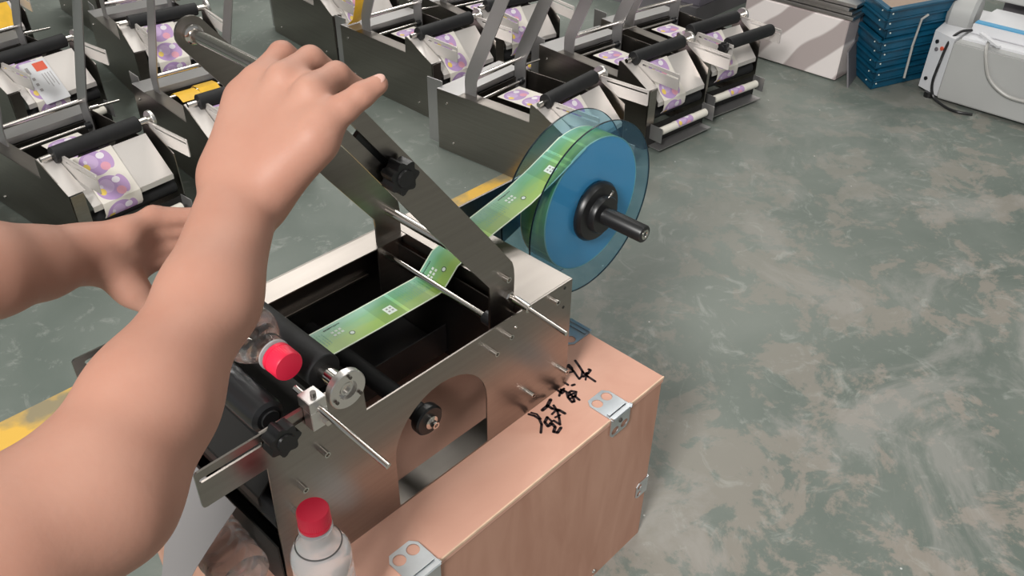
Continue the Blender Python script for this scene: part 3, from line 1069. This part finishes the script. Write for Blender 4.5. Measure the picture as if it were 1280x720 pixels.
LEN = acc[-1]
GREENP = simple('green_print', (0.12, 0.30, 0.22), 0.5)
rr_ = random.Random(3)
dots = MB()
for k in range(-1, 4):
    s = (k - U0) * PITCH

    def ok(a):
        return 0.004 < a < LEN - 0.050
    texts, pale = MB(), MB()
    for j in range(10):
        a = s + PITCH * (0.50 + 0.0155 * j)
        if ok(a) and ok(a + 0.003):
            mark(texts, a, a + 0.0015 + 0.0005 * rr_.random(), 0.125, 0.15 + 0.025 * rr_.random())
    for row in range(2):
        for j in range(3):
            a = s + PITCH * (0.53 + 0.035 * j)
            if ok(a) and ok(a + 0.004):
                mark(pale, a, a + 0.0034, 0.30 + 0.12 * row, 0.37 + 0.12 * row)
    for row in range(12):
        for j in range(7):
            a = s + PITCH * (0.68 + row * 0.024)
            if ok(a) and rr_.random() < 0.8:
                mark(dots, a, a + 0.0008, 0.12 + 0.08 * j, 0.16 + 0.08 * j + 0.03 * rr_.random())
    if len(texts.bm.faces):
        texts.build('printed_heading', INK, web, smooth=False, kind='stuff')
    if len(pale.bm.faces):
        pale.build('pale_print', PRINT_W, web, smooth=False, kind='stuff')
    a = s + PITCH * 0.075
    if ok(a) and ok(a + 0.012):
        mb = MB()
        mark(mb, a, a + 0.0125, 0.46, 0.76)
        bx = mb.build('white_code_box', PRINT_W, web, smooth=False)
        mb = MB()
        for q in range(2):
            for r in range(2):
                p = [web_pt(a + 0.0022 + 0.005 * q + e1, 0.52 + 0.11 * r + e2)[0] + Vector((0, 0, 0.0003)) for e1, e2 in ((0, 0), (0.0028, 0), (0.0028, 0.06), (0, 0.06))]
                mb.bm.faces.new([mb.bm.verts.new(x) for x in p])
        mb.build('grey_code', GREYINK, bx, smooth=False, kind='stuff')
    a = s + PITCH * 0.5
    if ok(a) and ok(a + 0.006):
        mb = MB()
        for q in range(18):
            c0, c1 = 2 * PI * q / 18, 2 * PI * (q + 1) / 18
            rr = [(1.0, c0), (1.0, c1), (0.76, c1), (0.76, c0)]
            vs = [mb.bm.verts.new(web_pt(a + 0.0036 * m * math.cos(t), 0.66 + 0.075 * m * math.sin(t))[0]) for m, t in rr]
            mb.bm.faces.new(vs)
        ring = mb.build('round_mark', INK, web, smooth=False)
        mb = MB()
        mb.bm.faces.new([mb.bm.verts.new(web_pt(a + 0.0026 * math.cos(2 * PI * q / 12), 0.66 + 0.055 * math.sin(2 * PI * q / 12))[0]) for q in range(12)])
        mb.build('mark_centre', PRINT_W, ring, smooth=False)
dots.build('fine_print', GREENP, web, smooth=False, kind='stuff')


# ------------------------------------------------------------------ water bottles with red caps
def bottle(name, base, axis, height, label, R=0.0285, empty_=False):
    """ribbed clear bottle, foot at base, standing along axis"""
    base, axis = Vector(base), Vector(axis).normalized()
    root = empty(name, base, label, 'bottle', 'clear bottles with red caps')
    h = height
    pr = [(0, 0.004), (R * 0.7, 0.0), (R * 0.93, 0.002), (R, 0.008)]
    z = 0.016
    top = h - 0.072
    while z < top:
        pr += [(R, z), (R * 0.965, z + 0.004), (R * 0.965, z + 0.006), (R, z + 0.010)]
        z += 0.0155
    for t in range(9):
        u = t / 8
        pr.append((R + (0.0138 - R) * (1 - math.cos(u * PI)) / 2 * 1.0, h - 0.066 + 0.040 * u))
    pr += [(0.0130, h - 0.024), (0.0130, h - 0.0215)]
    pr += [(0.0, h - 0.0215)]
    MB().lathe(pr, base, axis, 48).build('body', CLEAR_EMPTY if empty_ else CLEAR, root)
    MB().lathe([(0.0130, 0), (0.0158, 0.0006), (0.0158, 0.0022), (0.0130, 0.0030)], base + axis * (h - 0.0262), axis, 40).build('neck_ring', CLEAR, root)
    mb = MB()
    cap = bmesh.new()
    n = 96
    q = axis.to_track_quat('Z', 'Y')
    c0 = base + axis * (h - 0.0205)
    prof = [(0.0150, 0.0), (0.0152, 0.0035), (0.0152, 0.0042), (0.0150, 0.0042), (0.0150, 0.0182), (0.0140, 0.0200), (0.0, 0.0205)]
    rings = []
    for i, (r, z) in enumerate(prof):
        if r == 0:
            rings.append([cap.verts.new(c0 + q @ Vector((0, 0, z)))])
            continue
        ring = []
        for k in range(n):
            rr = r - (0.00035 if (k % 2 and i in (3, 4)) else 0)
            a = 2 * PI * k / n
            ring.append(cap.verts.new(c0 + q @ Vector((rr * math.cos(a), rr * math.sin(a), z))))
        rings.append(ring)
    for A, B in zip(rings, rings[1:]):
        for k in range(n):
            k2 = (k + 1) % n
            if len(B) == 1:
                cap.faces.new((A[k], A[k2], B[0]))
            else:
                cap.faces.new((A[k], A[k2], B[k2], B[k]))
    cap.faces.new(rings[0])
    bmesh.ops.recalc_face_normals(cap, faces=cap.faces)
    mb.add(cap)
    mb.build('cap', RED, root)
    return root


sb = bottle('water_bottle', (-0.4152, -0.055, 0.0), (0.0, 0.0, 1), 0.163, 'full clear water bottle with red cap standing upright in front of the labelling machine')
MB().lathe([(0.0218, 0.0), (0.0222, 0.0004), (0.0214, 0.0016), (0.0210, 0.0014), (0.0218, 0.0)], (-0.4152, -0.055, 0.1165), (0, 0, 1), 48).build('refraction_ring', simple('painted_refraction', (0.10, 0.10, 0.10), 0.2), sb, label='ring painted dark for the refraction where the water meets the shoulder')  # solid ring painted dark in place of refraction at the water surface
bottle('water_bottle', (-0.3705, 0.1925, 0.2550), (0.0, -1, 0.0), 0.170, 'clear water bottle with red cap lying across the rollers of the machine', empty_=True)
bottle('water_bottle', (-0.4605, 0.022, 0.0290), (0.06, 1, 0.0), 0.170, 'empty clear bottle lying on the crate under the machine front, foot toward camera', empty_=True)

# ------------------------------------------------------------------ backing paper hanging from the front of the machine
cv = [(-0.452, 0.133, 0.148, 0.020), (-0.475, 0.100, 0.125, 0.030), (-0.497, 0.072, 0.096, 0.036), (-0.520, 0.035, 0.078, 0.044), (-0.536, -0.01, 0.076, 0.046), (-0.545, -0.07, 0.078, 0.046), (-0.548, -0.13, 0.080, 0.046)]
pp = MB().strip([(x, 0.0, z) for x, z, a, b in cv], [(0, a, 0) for x, z, a, b in cv], [(0, b, 0) for x, z, a, b in cv], 0.0004, 0.1)
tag(pp.build('backing_sheet', PAPER), 'plain grey backing sheet hanging from the machine front over the crate edge', 'sheet')

# ------------------------------------------------------------------ loose sheets on the machines behind
a = PI / 2 + math.radians(8)


def on_machine(i, x, y, z):
    X, Y, yaw, _ = BG[i]
    a = PI / 2 + math.radians(yaw)
    return Vector((X + math.cos(a) * x - math.sin(a) * y, Y + math.sin(a) * x + math.cos(a) * y, FLOOR + 0.004 + z))


def sheet_on(i, name, pts, y0, y1, mat, label, cat):
    path = [on_machine(i, x, (y0 + y1) / 2, z) for x, z in pts]
    wv = on_machine(i, 0, y1, 0) - on_machine(i, 0, y0, 0)
    o = MB().strip(path, wv / 2, -wv / 2, 0.0008, 0.1).build(name, mat)
    tag(o, label, cat)
    return path, wv, o


P, wv, sheet = sheet_on(8, 'instruction_sheet', [(-0.356, 0.2055), (-0.39, 0.1725), (-0.436, 0.1275), (-0.442, 0.118)], 0.105, 0.175, WHITE, 'white instruction sheet with a red square lying on the left machine slope', 'paper')


def flat_print(P, wv, s0, s1, v0, v1, name, mat, parent):
    n = (P[1] - P[0]).cross(wv).normalized()
    if n.z < 0:
        n = -n
    A, B = P[0], P[2]
    mb = MB()
    q = [A.lerp(B, s) + wv * v + n * 0.0012 for s, v in ((s0, v0), (s1, v0), (s1, v1), (s0, v1))]
    vs = [mb.bm.verts.new(p) for p in q]
    mb.bm.faces.new(vs)
    return mb.build(name, mat, parent, smooth=False)


flat_print(P, wv, 0.06, 0.28, -0.40, 0.05, 'red_square', REDINK, sheet)
for k in range(4):
    flat_print(P, wv, 0.36, 0.75 - 0.08 * (k % 2), -0.40 + 0.11 * k, -0.375 + 0.11 * k, 'text_line', GREYINK, sheet)
flat_print(P, wv, 0.12, 0.30, 0.28, 0.40, 'heading', GREYINK, sheet)
for k in range(3):
    flat_print(P, wv, 0.40 + 0.15 * k, 0.47 + 0.15 * k, 0.27, 0.38, 'symbol', GREYINK, sheet)
sheet_on(7, 'yellow_labels', [(-0.116, 0.164), (-0.135, 0.176), (-0.165, 0.178), (-0.190, 0.170)], 0.148, 0.205, YELLOW_L, 'larger strip of yellow labels in the machine left of the raised hand', 'label')
sheet_on(7, 'yellow_labels', [(-0.108, 0.164), (-0.128, 0.178), (-0.158, 0.181), (-0.172, 0.172)], 0.092, 0.146, YELLOW_L, 'smaller strip of yellow labels in the machine, nearest the raised hand', 'label')
sheet_on(3, 'yellow_labels', [(-0.02, 0.176), (-0.05, 0.20), (-0.07, 0.25), (-0.074, 0.27)], 0.20, 0.245, YELLOW_L, 'yellow labels standing on the machine behind the raised hand', 'label')
sheet_on(11, 'yellow_labels', [(-0.36, 0.205), (-0.40, 0.165), (-0.436, 0.128)], 0.03, 0.12, YELLOW_L, 'yellow labels on the machine at the top left of the hall', 'label')

# ------------------------------------------------------------------ far right: boards, blue trays, control box, dark machine base
bd = empty('board_stack', (2.05, 0.69, FLOOR), 'stack of white wrapped boards with painted-in light and shade stripes beside the blue trays', 'boards')
MB().box(1.98, 2.06, 0.537, 0.90, FLOOR + 0.004, FLOOR + 0.196, 0.002).build('board', LIGHT_STRIPED, bd)
for k in range(4):
    z = FLOOR + 0.199 + k * 0.0125
    MB().box(1.985 + 0.006 * (k % 2), 2.35, 0.530 + 0.01 * (k % 3), 0.91, z, z + 0.010, 0.001).build('sheet', ALU, bd)
MB().box(2.06, 2.30, 0.54, 0.88, FLOOR, FLOOR + 0.198).build('core', GREY_DARK, bd)
tag(MB().obox((2.02, 0.512, FLOOR + 0.055), (0.05, 0.012, 0.004), (0.0006, -0.0024, 0), (0.004, 0.016, 0.055)).build('dark_strip', GREY_DARK), 'dark offcut leaning against the right end of the white board stack', 'offcut')

tr_yaw = math.radians(22)
U = Vector((math.cos(math.radians(48)), math.sin(math.radians(48)), 0))
V = Vector((math.cos(math.radians(-20)), math.sin(math.radians(-20)), 0))


def tray(i, z, grow):
    c0 = Vector((2.000, 0.425, 0)) - (U + V) * (0.004 * i + (0.0, 0.006, -0.003, 0.004, 0.007, -0.002, 0.003, 0.010)[i]) + V * (0.0, 0.004, -0.004, 0.006, -0.002, 0.005, -0.005, 0.0)[i]
    lu, lv, hh, th = 0.36, 0.30, 0.030, 0.006
    nt_ = []
    b = MB()
    iu, iv = U, V

    def wall(p, d, L, inn):
        b.obox(p + d * (L / 2) + inn * (th / 2) + Vector((0, 0, z + hh / 2)), d * (L / 2), inn * (th / 2), (0, 0, hh / 2))
        b.obox(p + d * (L / 2) + Vector((0, 0, z + hh)), d * (L / 2), inn * (th * 1.7), (0, 0, 0.0028))
    wall(c0, iu, lu, iv)
    wall(c0, iv, lv, iu)
    wall(c0 + iv * lv, iu, lu, -iv)
    wall(c0 + iu * lu, iv, lv, -iu)
    b.obox(c0 + iu * lu / 2 + iv * lv / 2 + Vector((0, 0, z + 0.002)), iu * lu / 2, iv * lv / 2, (0, 0, 0.0015))
    o = b.build('tray', BLUE_TRAY)
    ords = ['lowest', 'second from the floor', 'third from the floor', 'fourth from the floor', 'fifth from the floor', 'sixth from the floor', 'seventh from the floor', 'topmost']
    tag(o, 'blue plastic tray, %s in the stack beside the white boards' % ords[i], 'tray', 'stacked blue trays')
    pc = c0 + Vector((0, 0, z + hh * 0.55))
    for dx in (iv * 0.018 - iu * 0.001, iu * 0.040 - iv * 0.001):
        nrm = -iu if dx.dot(iv) > 0.01 else -iv
        r = MB().lathe([(0, 0), (0.0028, 0), (0.002, 0.001), (0, 0.0012)], pc + dx, nrm, 8).build('rivet', PRINT_W, o)
    return c0


for i in range(8):
    top_c = tray(i, FLOOR + 0.002 + i * 0.0345, 0)
tag(MB().obox(top_c + (U * 0.18 + V * 0.15) + Vector((0, 0, FLOOR + 7 * 0.0345 + 0.016)), U * 0.165, V * 0.135, (0, 0, 0.008), 0.002).build('cardboard_sheet', CARD), 'brown cardboard pad lying in the topmost blue tray', 'cardboard')
tag(MB().tube([top_c + V * 0.155 - U * 0.02 + Vector((0, 0, FLOOR + 0.245)), top_c + V * 0.130 - U * 0.022 + Vector((0, 0, FLOOR + 0.235)), top_c + V * 0.125 - U * 0.022 + Vector((0, 0, FLOOR + 0.15)), top_c + V * 0.130 - U * 0.022 + Vector((0, 0, FLOOR + 0.05))], 0.0036).build('white_strap', CLEAR_TUBE), 'thin white strap hanging down the side of the blue tray stack', 'strap')

cb = empty('control_box', (2.25, -0.1, FLOOR), 'low grey conveyor unit with a white control end at the right edge', 'machine')
MB().box(2.062, 2.40, -0.60, 0.243, FLOOR + 0.012, FLOOR + 0.190, 0.004).build('housing', GREY, cb)
we = MB().prism([(2.066, 0.244), (2.40, 0.244), (2.40, 0.345), (2.105, 0.318)], lambda u, v, t: (u, v, t), FLOOR + 0.016, FLOOR + 0.196).build('end_panel', WHITE, cb, label='white end panel with buttons')
fdir = (Vector((2.066, 0.244, 0)) - Vector((2.105, 0.318, 0))).normalized()
fn = Vector((-abs(fdir.y), abs(fdir.x) * -1 if False else 0.47, 0)).normalized()
fc = (Vector((2.066, 0.244, 0)) + Vector((2.105, 0.318, 0))) / 2
for dz, du, m in ((0.168, 0.02, BLACK), (0.155, -0.006, REDINK), (0.146, 0.014, GREY_DARK), (0.05, 0.02, BLACK)):
    MB().cyl(fc - fdir * du + Vector((0, 0, FLOOR + dz)), fc - fdir * du + fn * 0.004 + Vector((0, 0, FLOOR + dz)), 0.006, seg=12).build('button', m, we)
MB().cyl((2.085, 0.272, FLOOR), (2.085, 0.272, FLOOR + 0.0165), 0.016).build('foot', BLACK, cb)
MB().cyl((2.10, -0.5, FLOOR), (2.10, -0.5, FLOOR + 0.0165), 0.016).build('foot', BLACK, cb)
MB().box(2.10, 2.40, -0.55, 0.235, FLOOR + 0.1895, FLOOR + 0.196).build('top_rim', WHITE, cb)
MB().lathe([(0, 0), (0.05, 0), (0.062, 0.012), (0.062, 0.07), (0.05, 0.08), (0, 0.08)], (2.235, 0.330, FLOOR + 0.225), (0.1, -1, 0), 28).build('motor', GREY, cb)
tag(MB().box(2.150, 2.34, -0.45, 0.232, FLOOR + 0.197, FLOOR + 0.228, 0.003).build('tray_cover', WHITE), 'white sheet metal cover lying on the grey conveyor unit', 'cover')
tag(MB().box(2.152, 2.178, -0.45, 0.228, FLOOR + 0.2285, FLOOR + 0.2320).build('blue_sheet', simple('blue_sheet', (0.10, 0.36, 0.60), 0.4)), 'thin blue sheet on top of the white cover', 'sheet')
cable = [(2.16, 0.225, FLOOR + 0.205), (2.115, 0.250, FLOOR + 0.205), (2.078, 0.262, FLOOR + 0.18), (2.052, 0.262, FLOOR + 0.12), (2.045, 0.262, FLOOR + 0.06), (2.043, 0.245, FLOOR + 0.02), (2.03, 0.20, FLOOR + 0.006), (2.02, 0.16, FLOOR + 0.006), (2.035, 0.12, FLOOR + 0.006)]


def smooth(pts, n=6):
    P = [Vector(p) for p in pts]
    out = []
    for i in range(len(P) - 1):
        p0, p1, p2, p3 = P[max(i - 1, 0)], P[i], P[i + 1], P[min(i + 2, len(P) - 1)]
        for k in range(n):
            t = k / n
            out.append(0.5 * ((2 * p1) + (p2 - p0) * t + (2 * p0 - 5 * p1 + 4 * p2 - p3) * t * t + (3 * p1 - p0 - 3 * p2 + p3) * t ** 3))
    out.append(P[-1])
    return out


tag(MB().tube(smooth(cable), 0.0042, 8).build('power_cable', BLACK), 'black power cable curling down the white end of the conveyor unit', 'cable')
hose = [(2.10, 0.16, FLOOR + 0.203), (2.058, 0.148, FLOOR + 0.185), (2.050, 0.115, FLOOR + 0.12), (2.050, 0.06, FLOOR + 0.085), (2.051, 0.0, FLOOR + 0.08), (2.051, -0.1, FLOOR + 0.09)]
tag(MB().tube(smooth(hose), 0.0052, 8).build('grey_hose', CLEAR_TUBE), 'pale hose drooping over the front of the grey conveyor unit', 'hose')
tag(MB().obox((2.085, 0.155, FLOOR + 0.213), (0.02, 0.035, 0.006), (0.006, -0.003, 0), (0, 0, 0.003)).build('white_strip', WHITE), 'short white plastic strip lying across the conveyor edge', 'strip')
gb = empty('grey_cabinet', (2.75, 0.1, FLOOR), 'large pale grey cabinet at the top right corner behind the conveyor unit', 'cabinet')
MB().box(2.36, 3.0, -0.5, 0.255, FLOOR + 0.245, FLOOR + 0.75, 0.004).build('body', simple('pale_grey_enamel', (0.50, 0.50, 0.48), 0.5), gb)
MB().box(2.45, 2.98, -0.48, 0.24, FLOOR, FLOOR + 0.245).build('plinth', GREY_DARK, gb)
MB().box(2.352, 2.3598, -0.45, 0.22, FLOOR + 0.27, FLOOR + 0.72, 0.002).build('door', simple('grey_enamel', (0.46, 0.46, 0.45), 0.5), gb)

db = empty('dark_machine_base', (2.3, 1.4, FLOOR), 'dark brown machine base behind the right end of the labelling machines', 'machine')
MB().box(2.10, 2.55, 1.16, 1.75, FLOOR, FLOOR + 0.06).build('plinth', GREY_DARK, db)
MB().box(2.13, 2.55, 1.26, 1.72, FLOOR + 0.06, FLOOR + 0.30, 0.004).build('body', simple('brown_grey_enamel', (0.30, 0.26, 0.25), 0.5), db)
MB().box(2.12, 2.50, 1.16, 1.255, FLOOR + 0.06, FLOOR + 0.34, 0.003).build('column', simple('purple_grey_enamel', (0.20, 0.18, 0.22), 0.5), db)
MB().tube(smooth([(2.118, 1.56, FLOOR + 0.25), (2.112, 1.52, FLOOR + 0.18), (2.112, 1.46, FLOOR + 0.16), (2.116, 1.40, FLOOR + 0.20), (2.118, 1.38, FLOOR + 0.26)]), 0.006).build('hose', BLACK, db)
tag(MB().box(2.58, 3.10, 1.02, 1.42, FLOOR, FLOOR + 0.02, 0.003).box(2.62, 3.05, 1.05, 1.40, FLOOR + 0.02, FLOOR + 0.05, 0.006).build('added_glare_slab', PAINTED_GLARE), 'added white slabs standing in for daylight glare on the floor beyond the dark machine base', 'bundle')  # added slabs, their white stands in for daylight falling on the floor
tag(MB().box(2.34, 2.40, 0.985, 1.045, FLOOR, 0.6, 0.003).build('brown_post', simple('brown_post', (0.13, 0.07, 0.05), 0.6)), 'dark brown post behind the white board stack', 'post')
wb = empty('wrapped_bundle', (2.25, 0.95, FLOOR), 'narrow upright bundle of rods wrapped in clear film left of the white boards', 'bundle')
for k in range(5):
    MB().cyl((2.16 + 0.02 * (k % 2), 0.912 + 0.014 * k, FLOOR), (2.24 + 0.02 * (k % 2), 0.93 + 0.014 * k, FLOOR + 0.5), 0.006, seg=8).build('rod', ALU, wb)
# ------------------------------------------------------------------ person: two bare arms reaching in (one skin mesh grown from a distance field)
def grow(bones, lo, hi, h, k):
    """bones: (p0, r0, p1, r1[, k]) round cones, blended smoothly; returns vertices and quads by surface nets"""
    lo, hi = np.array(lo, float), np.array(hi, float)
    n = np.ceil((hi - lo) / h).astype(int) + 1
    F = np.full(n, 0.05, np.float32)
    for b in bones:
        p0, r0, p1, r1 = np.array(b[0], float), b[1], np.array(b[2], float), b[3]
        kk = b[4] if len(b) > 4 else k
        R = max(r0, r1) + 0.045
        a = np.clip(np.floor((np.minimum(p0, p1) - R - lo) / h).astype(int), 0, n)
        c = np.clip(np.ceil((np.maximum(p0, p1) + R - lo) / h).astype(int) + 1, 0, n)
        if np.any(c <= a):
            continue
        ax = [lo[i] + h * np.arange(a[i], c[i], dtype=np.float32) for i in range(3)]
        X, Y, Z = np.meshgrid(*ax, indexing='ij')
        d = p1 - p0
        L2 = float(d @ d) + 1e-12
        t = np.clip(((X - p0[0]) * d[0] + (Y - p0[1]) * d[1] + (Z - p0[2]) * d[2]) / L2, 0, 1)
        D = np.sqrt((X - p0[0] - t * d[0]) ** 2 + (Y - p0[1] - t * d[1]) ** 2 + (Z - p0[2] - t * d[2]) ** 2) - (r0 + (r1 - r0) * t)
        S = F[a[0]:c[0], a[1]:c[1], a[2]:c[2]]
        m = np.maximum(kk - np.abs(S - D), 0) / kk
        S[...] = np.minimum(S, D) - m * m * kk * 0.25
    ins = F < 0
    cells = np.zeros(n - 1, np.int8)
    for dx in (0, 1):
        for dy in (0, 1):
            for dz in (0, 1):
                cells += ins[dx:n[0] - 1 + dx, dy:n[1] - 1 + dy, dz:n[2] - 1 + dz]
    act = np.argwhere((cells > 0) & (cells < 8))
    idx = np.full(n - 1, -1, np.int64)
    idx[act[:, 0], act[:, 1], act[:, 2]] = np.arange(len(act))
    acc = np.zeros((len(act), 3))
    cnt = np.zeros(len(act))
    cor = [(x, y, z) for x in (0, 1) for y in (0, 1) for z in (0, 1)]
    for i in range(8):
        for j in range(i + 1, 8):
            if sum(abs(cor[i][q] - cor[j][q]) for q in range(3)) != 1:
                continue
            A, B = act + cor[i], act + cor[j]
            fa, fb = F[A[:, 0], A[:, 1], A[:, 2]], F[B[:, 0], B[:, 1], B[:, 2]]
            m = (fa < 0) != (fb < 0)
            t = np.where(m, fa / np.where(m, fa - fb, 1), 0)
            P = np.array(cor[i]) + t[:, None] * (np.array(cor[j]) - np.array(cor[i]))
            acc[m] += P[m]
            cnt[m] += 1
    V = lo + h * (act + acc / cnt[:, None])
    Q = []
    for axis in range(3):
        u, v = (axis + 1) % 3, (axis + 2) % 3
        s0 = [slice(1, n[q] - 1) for q in range(3)]
        s0[axis] = slice(0, n[axis] - 1)
        s1 = list(s0)
        s1[axis] = slice(1, n[axis])
        e = np.argwhere(ins[tuple(s0)] != ins[tuple(s1)])
        off = np.ones(3, int)
        off[axis] = 0
        e = e + off
        i0 = ins[e[:, 0], e[:, 1], e[:, 2]]
        q = []
        for du, dv in ((0, 0), (1, 0), (1, 1), (0, 1)):
            c = e.copy()
            c[:, u] -= du
            c[:, v] -= dv
            q.append(idx[c[:, 0], c[:, 1], c[:, 2]])
        q = np.stack(q, 1)
        q[~i0] = q[~i0][:, ::-1]
        Q.append(q)
    return V, np.concatenate(Q)


def pts(*a):
    return [np.array(p, float) for p in a]


WR = np.array((-0.3812, 0.0207, 0.4465))
lat = np.array((0.20, -0.94, -0.22))
lat /= np.linalg.norm(lat)
rb = []
# upper arm, elbow, forearm (flattened toward the wrist by paired bones)
EL, F2, F1 = pts((-0.5842, -0.1314, 0.3909), (-0.5307, -0.1001, 0.4060), (-0.4600, -0.0545, 0.4245))
rb += [((-0.80, -0.115, 0.430), 0.047, (-0.6889, -0.132, 0.4052), 0.046), ((-0.6889, -0.132, 0.4052), 0.046, (-0.6419, -0.1379, 0.3954), 0.0440), ((-0.6419, -0.1379, 0.3954), 0.0440, EL, 0.0425), (EL, 0.0430, F2, 0.0380), (F2, 0.0380, F1, 0.0300, 0.02)]
for s, r in ((-1, 0.0205), (1, 0.0195)):
    rb += [(F1 + lat * s * 0.008, 0.0255, WR + lat * s * 0.0115, r, 0.02)]
# back of the hand
MCP = pts((-0.3235, 0.0730, 0.5005), (-0.3190, 0.0430, 0.5095), (-0.3190, 0.0075, 0.5095), (-0.3265, -0.0185, 0.4970))
PIP = pts((-0.2893, 0.0896, 0.5088), (-0.2851, 0.0545, 0.513), (-0.2862, 0.0193, 0.5104), (-0.3109, -0.0225, 0.5042))
DIP = pts((-0.2686, 0.0875, 0.4908), (-0.2645, 0.0534, 0.4928), (-0.2665, 0.0214, 0.4918), (-0.2965, -0.0256, 0.5109))
TIP = pts((-0.28, 0.0834, 0.4711), (-0.2779, 0.0524, 0.4711), (-0.2841, 0.0235, 0.4722), (-0.2815, -0.0277, 0.5156))
base = [WR + lat * s for s in (-0.017, -0.006, 0.006, 0.016)]
for b_, m in zip(base, MCP):
    rb.append((b_, 0.0165, m, 0.0130, 0.020))
rb.append((WR + (MCP[1] - WR) * 0.5 + np.array((0, 0, -0.006)), 0.018, WR + (MCP[2] - WR) * 0.5 + np.array((0, 0, -0.006)), 0.018, 0.02))
rb.append((MCP[0] * 0.82 + WR * 0.18 + np.array((0.0, 0, -0.003)), 0.0130, MCP[3] * 0.82 + WR * 0.18 + np.array((0.0, 0, -0.003)), 0.0130, 0.014))
rb.append((WR + lat * 0.015, 0.0160, MCP[3] + np.array((-0.012, -0.002, -0.012)), 0.0135, 0.020))
rb.append((WR + lat * -0.021 + np.array((0.006, 0, 0.004)), 0.0155, MCP[0] + np.array((-0.016, 0.006, -0.013)), 0.0125, 0.020))
rads = [(0.0124, 0.0108, 0.0092, 0.0080), (0.0128, 0.0110, 0.0094, 0.0082), (0.0124, 0.0107, 0.0092, 0.0080), (0.0125, 0.0109, 0.0096, 0.0080)]
for m, p, d, t, r in zip(MCP, PIP, DIP, TIP, rads):
    rb += [(m, r[0], p, r[1], 0.0055), (p, r[1], d, r[2], 0.004), (d, r[2], t, r[3], 0.004)]
# webs of skin between neighbouring fingers
for i in range(3):
    f0, f1 = (0.34, 0.34) if i < 2 else (0.22, 0.10)
    a_ = MCP[i] + (PIP[i] - MCP[i]) * f0 + np.array((0, 0, -0.003))
    b_ = MCP[i + 1] + (PIP[i + 1] - MCP[i + 1]) * f1 + np.array((0, 0, -0.003))
    rb.append((a_, 0.0098, b_, 0.0098, 0.007))
# thumb folded under the bar from the far side of the palm
T = pts(WR + lat * -0.014 + np.array((0.010, 0, -0.004)), (-0.3419, 0.071, 0.468), (-0.3109, 0.0813, 0.4691), (-0.2872, 0.0668, 0.4696))
rb += [(T[0], 0.0155, T[1], 0.0125, 0.014), (T[1], 0.0120, T[2], 0.0098, 0.005), (T[2], 0.0098, T[3], 0.0080, 0.004)]
v1, q1 = grow(rb, (-0.80, -0.22, 0.30), (-0.24, 0.13, 0.57), 0.0026, 0.022)

# left arm and hand closing on the end of the lying bottle
LW = np.array((-0.444, 0.246, 0.307))
llat = np.array((0.05, 0.25, -0.97))
llat /= np.linalg.norm(llat)
lb = [((-0.80, 0.24, 0.46), 0.050, (-0.60, 0.206, 0.377), 0.043), ((-0.60, 0.206, 0.377), 0.043, (-0.530, 0.223, 0.343), 0.037, 0.03), ((-0.530, 0.223, 0.343), 0.037, (-0.484, 0.236, 0.322), 0.0305, 0.03)]
for s in (-1, 1):
    lb.append((np.array((-0.484, 0.236, 0.322)) + llat * s * 0.007, 0.0255, LW + llat * s * 0.008, 0.0190, 0.02))
LM = pts((-0.404, 0.236, 0.318), (-0.402, 0.242, 0.302), (-0.403, 0.246, 0.285), (-0.408, 0.248, 0.268))
for s, m in zip((-0.015, -0.005, 0.005, 0.014), LM):
    lb.append((LW + llat * s, 0.0165, m, 0.0150, 0.016))
lb.append((LW + np.array((0.015, -0.008, -0.014)), 0.016, (-0.418, 0.224, 0.262), 0.017, 0.014))
for i, m in enumerate(LM):
    z = (0.318, 0.302, 0.284, 0.266)[i]
    a_ = m
    b_ = np.array((-0.372 + 0.002 * i, 0.240 + 0.002 * i, z + 0.003))
    c_ = np.array((-0.338 + 0.002 * i, 0.222, z - 0.004))
    d_ = np.array((-0.331 + 0.002 * i, 0.198, z - 0.010))
    lb += [(a_, 0.0125, b_, 0.0112, 0.010), (b_, 0.0108, c_, 0.0090, 0.005), (c_, 0.0084, d_, 0.0072, 0.004)]
lb += [((-0.422, 0.226, 0.268), 0.0145, (-0.408, 0.208, 0.244), 0.0115, 0.010), ((-0.408, 0.208, 0.244), 0.0115, (-0.390, 0.190, 0.232), 0.0092, 0.004), ((-0.390, 0.190, 0.232), 0.0092, (-0.370, 0.176, 0.231), 0.0080, 0.004)]
v2, q2 = grow(lb, (-0.80, 0.12, 0.20), (-0.30, 0.34, 0.53), 0.0030, 0.022)

me = bpy.data.meshes.new('person')
V_ = np.concatenate([v1, v2])
Q_ = np.concatenate([q1, q2 + len(v1)])
me.from_pydata(V_.tolist(), [], Q_.tolist())
me.validate()
me.update()
me.polygons.foreach_set('use_smooth', [True] * len(me.polygons))
me.materials.append(SKIN)
person = bpy.data.objects.new('person', me)
COL.objects.link(person)
tag(person, 'person with bare arms, one hand gripping the steel lever bar, the other holding a bottle', 'person')
sm = person.modifiers.new('smooth', 'SMOOTH')
sm.iterations = 5
sm.factor = 0.5
# nail of the little finger
nd = Vector(TIP[3] - DIP[3]).normalized()
nu = (Vector((-0.35, -0.30, 0.85)) - nd * nd.dot(Vector((-0.35, -0.30, 0.85)))).normalized()
ns = nd.cross(nu)
nb = bmesh.new()
bmesh.ops.create_uvsphere(nb, u_segments=16, v_segments=8, radius=1)
cN = Vector(TIP[3]) + nu * 0.0058 + nd * 0.0005
for v in nb.verts:
    v.co = cN + nd * (v.co.x * 0.0058) + ns * (v.co.y * 0.0046) + nu * (v.co.z * 0.0014)
m_ = MB()
m_.add(nb)
m_.build('finger_nail', NAIL, person)
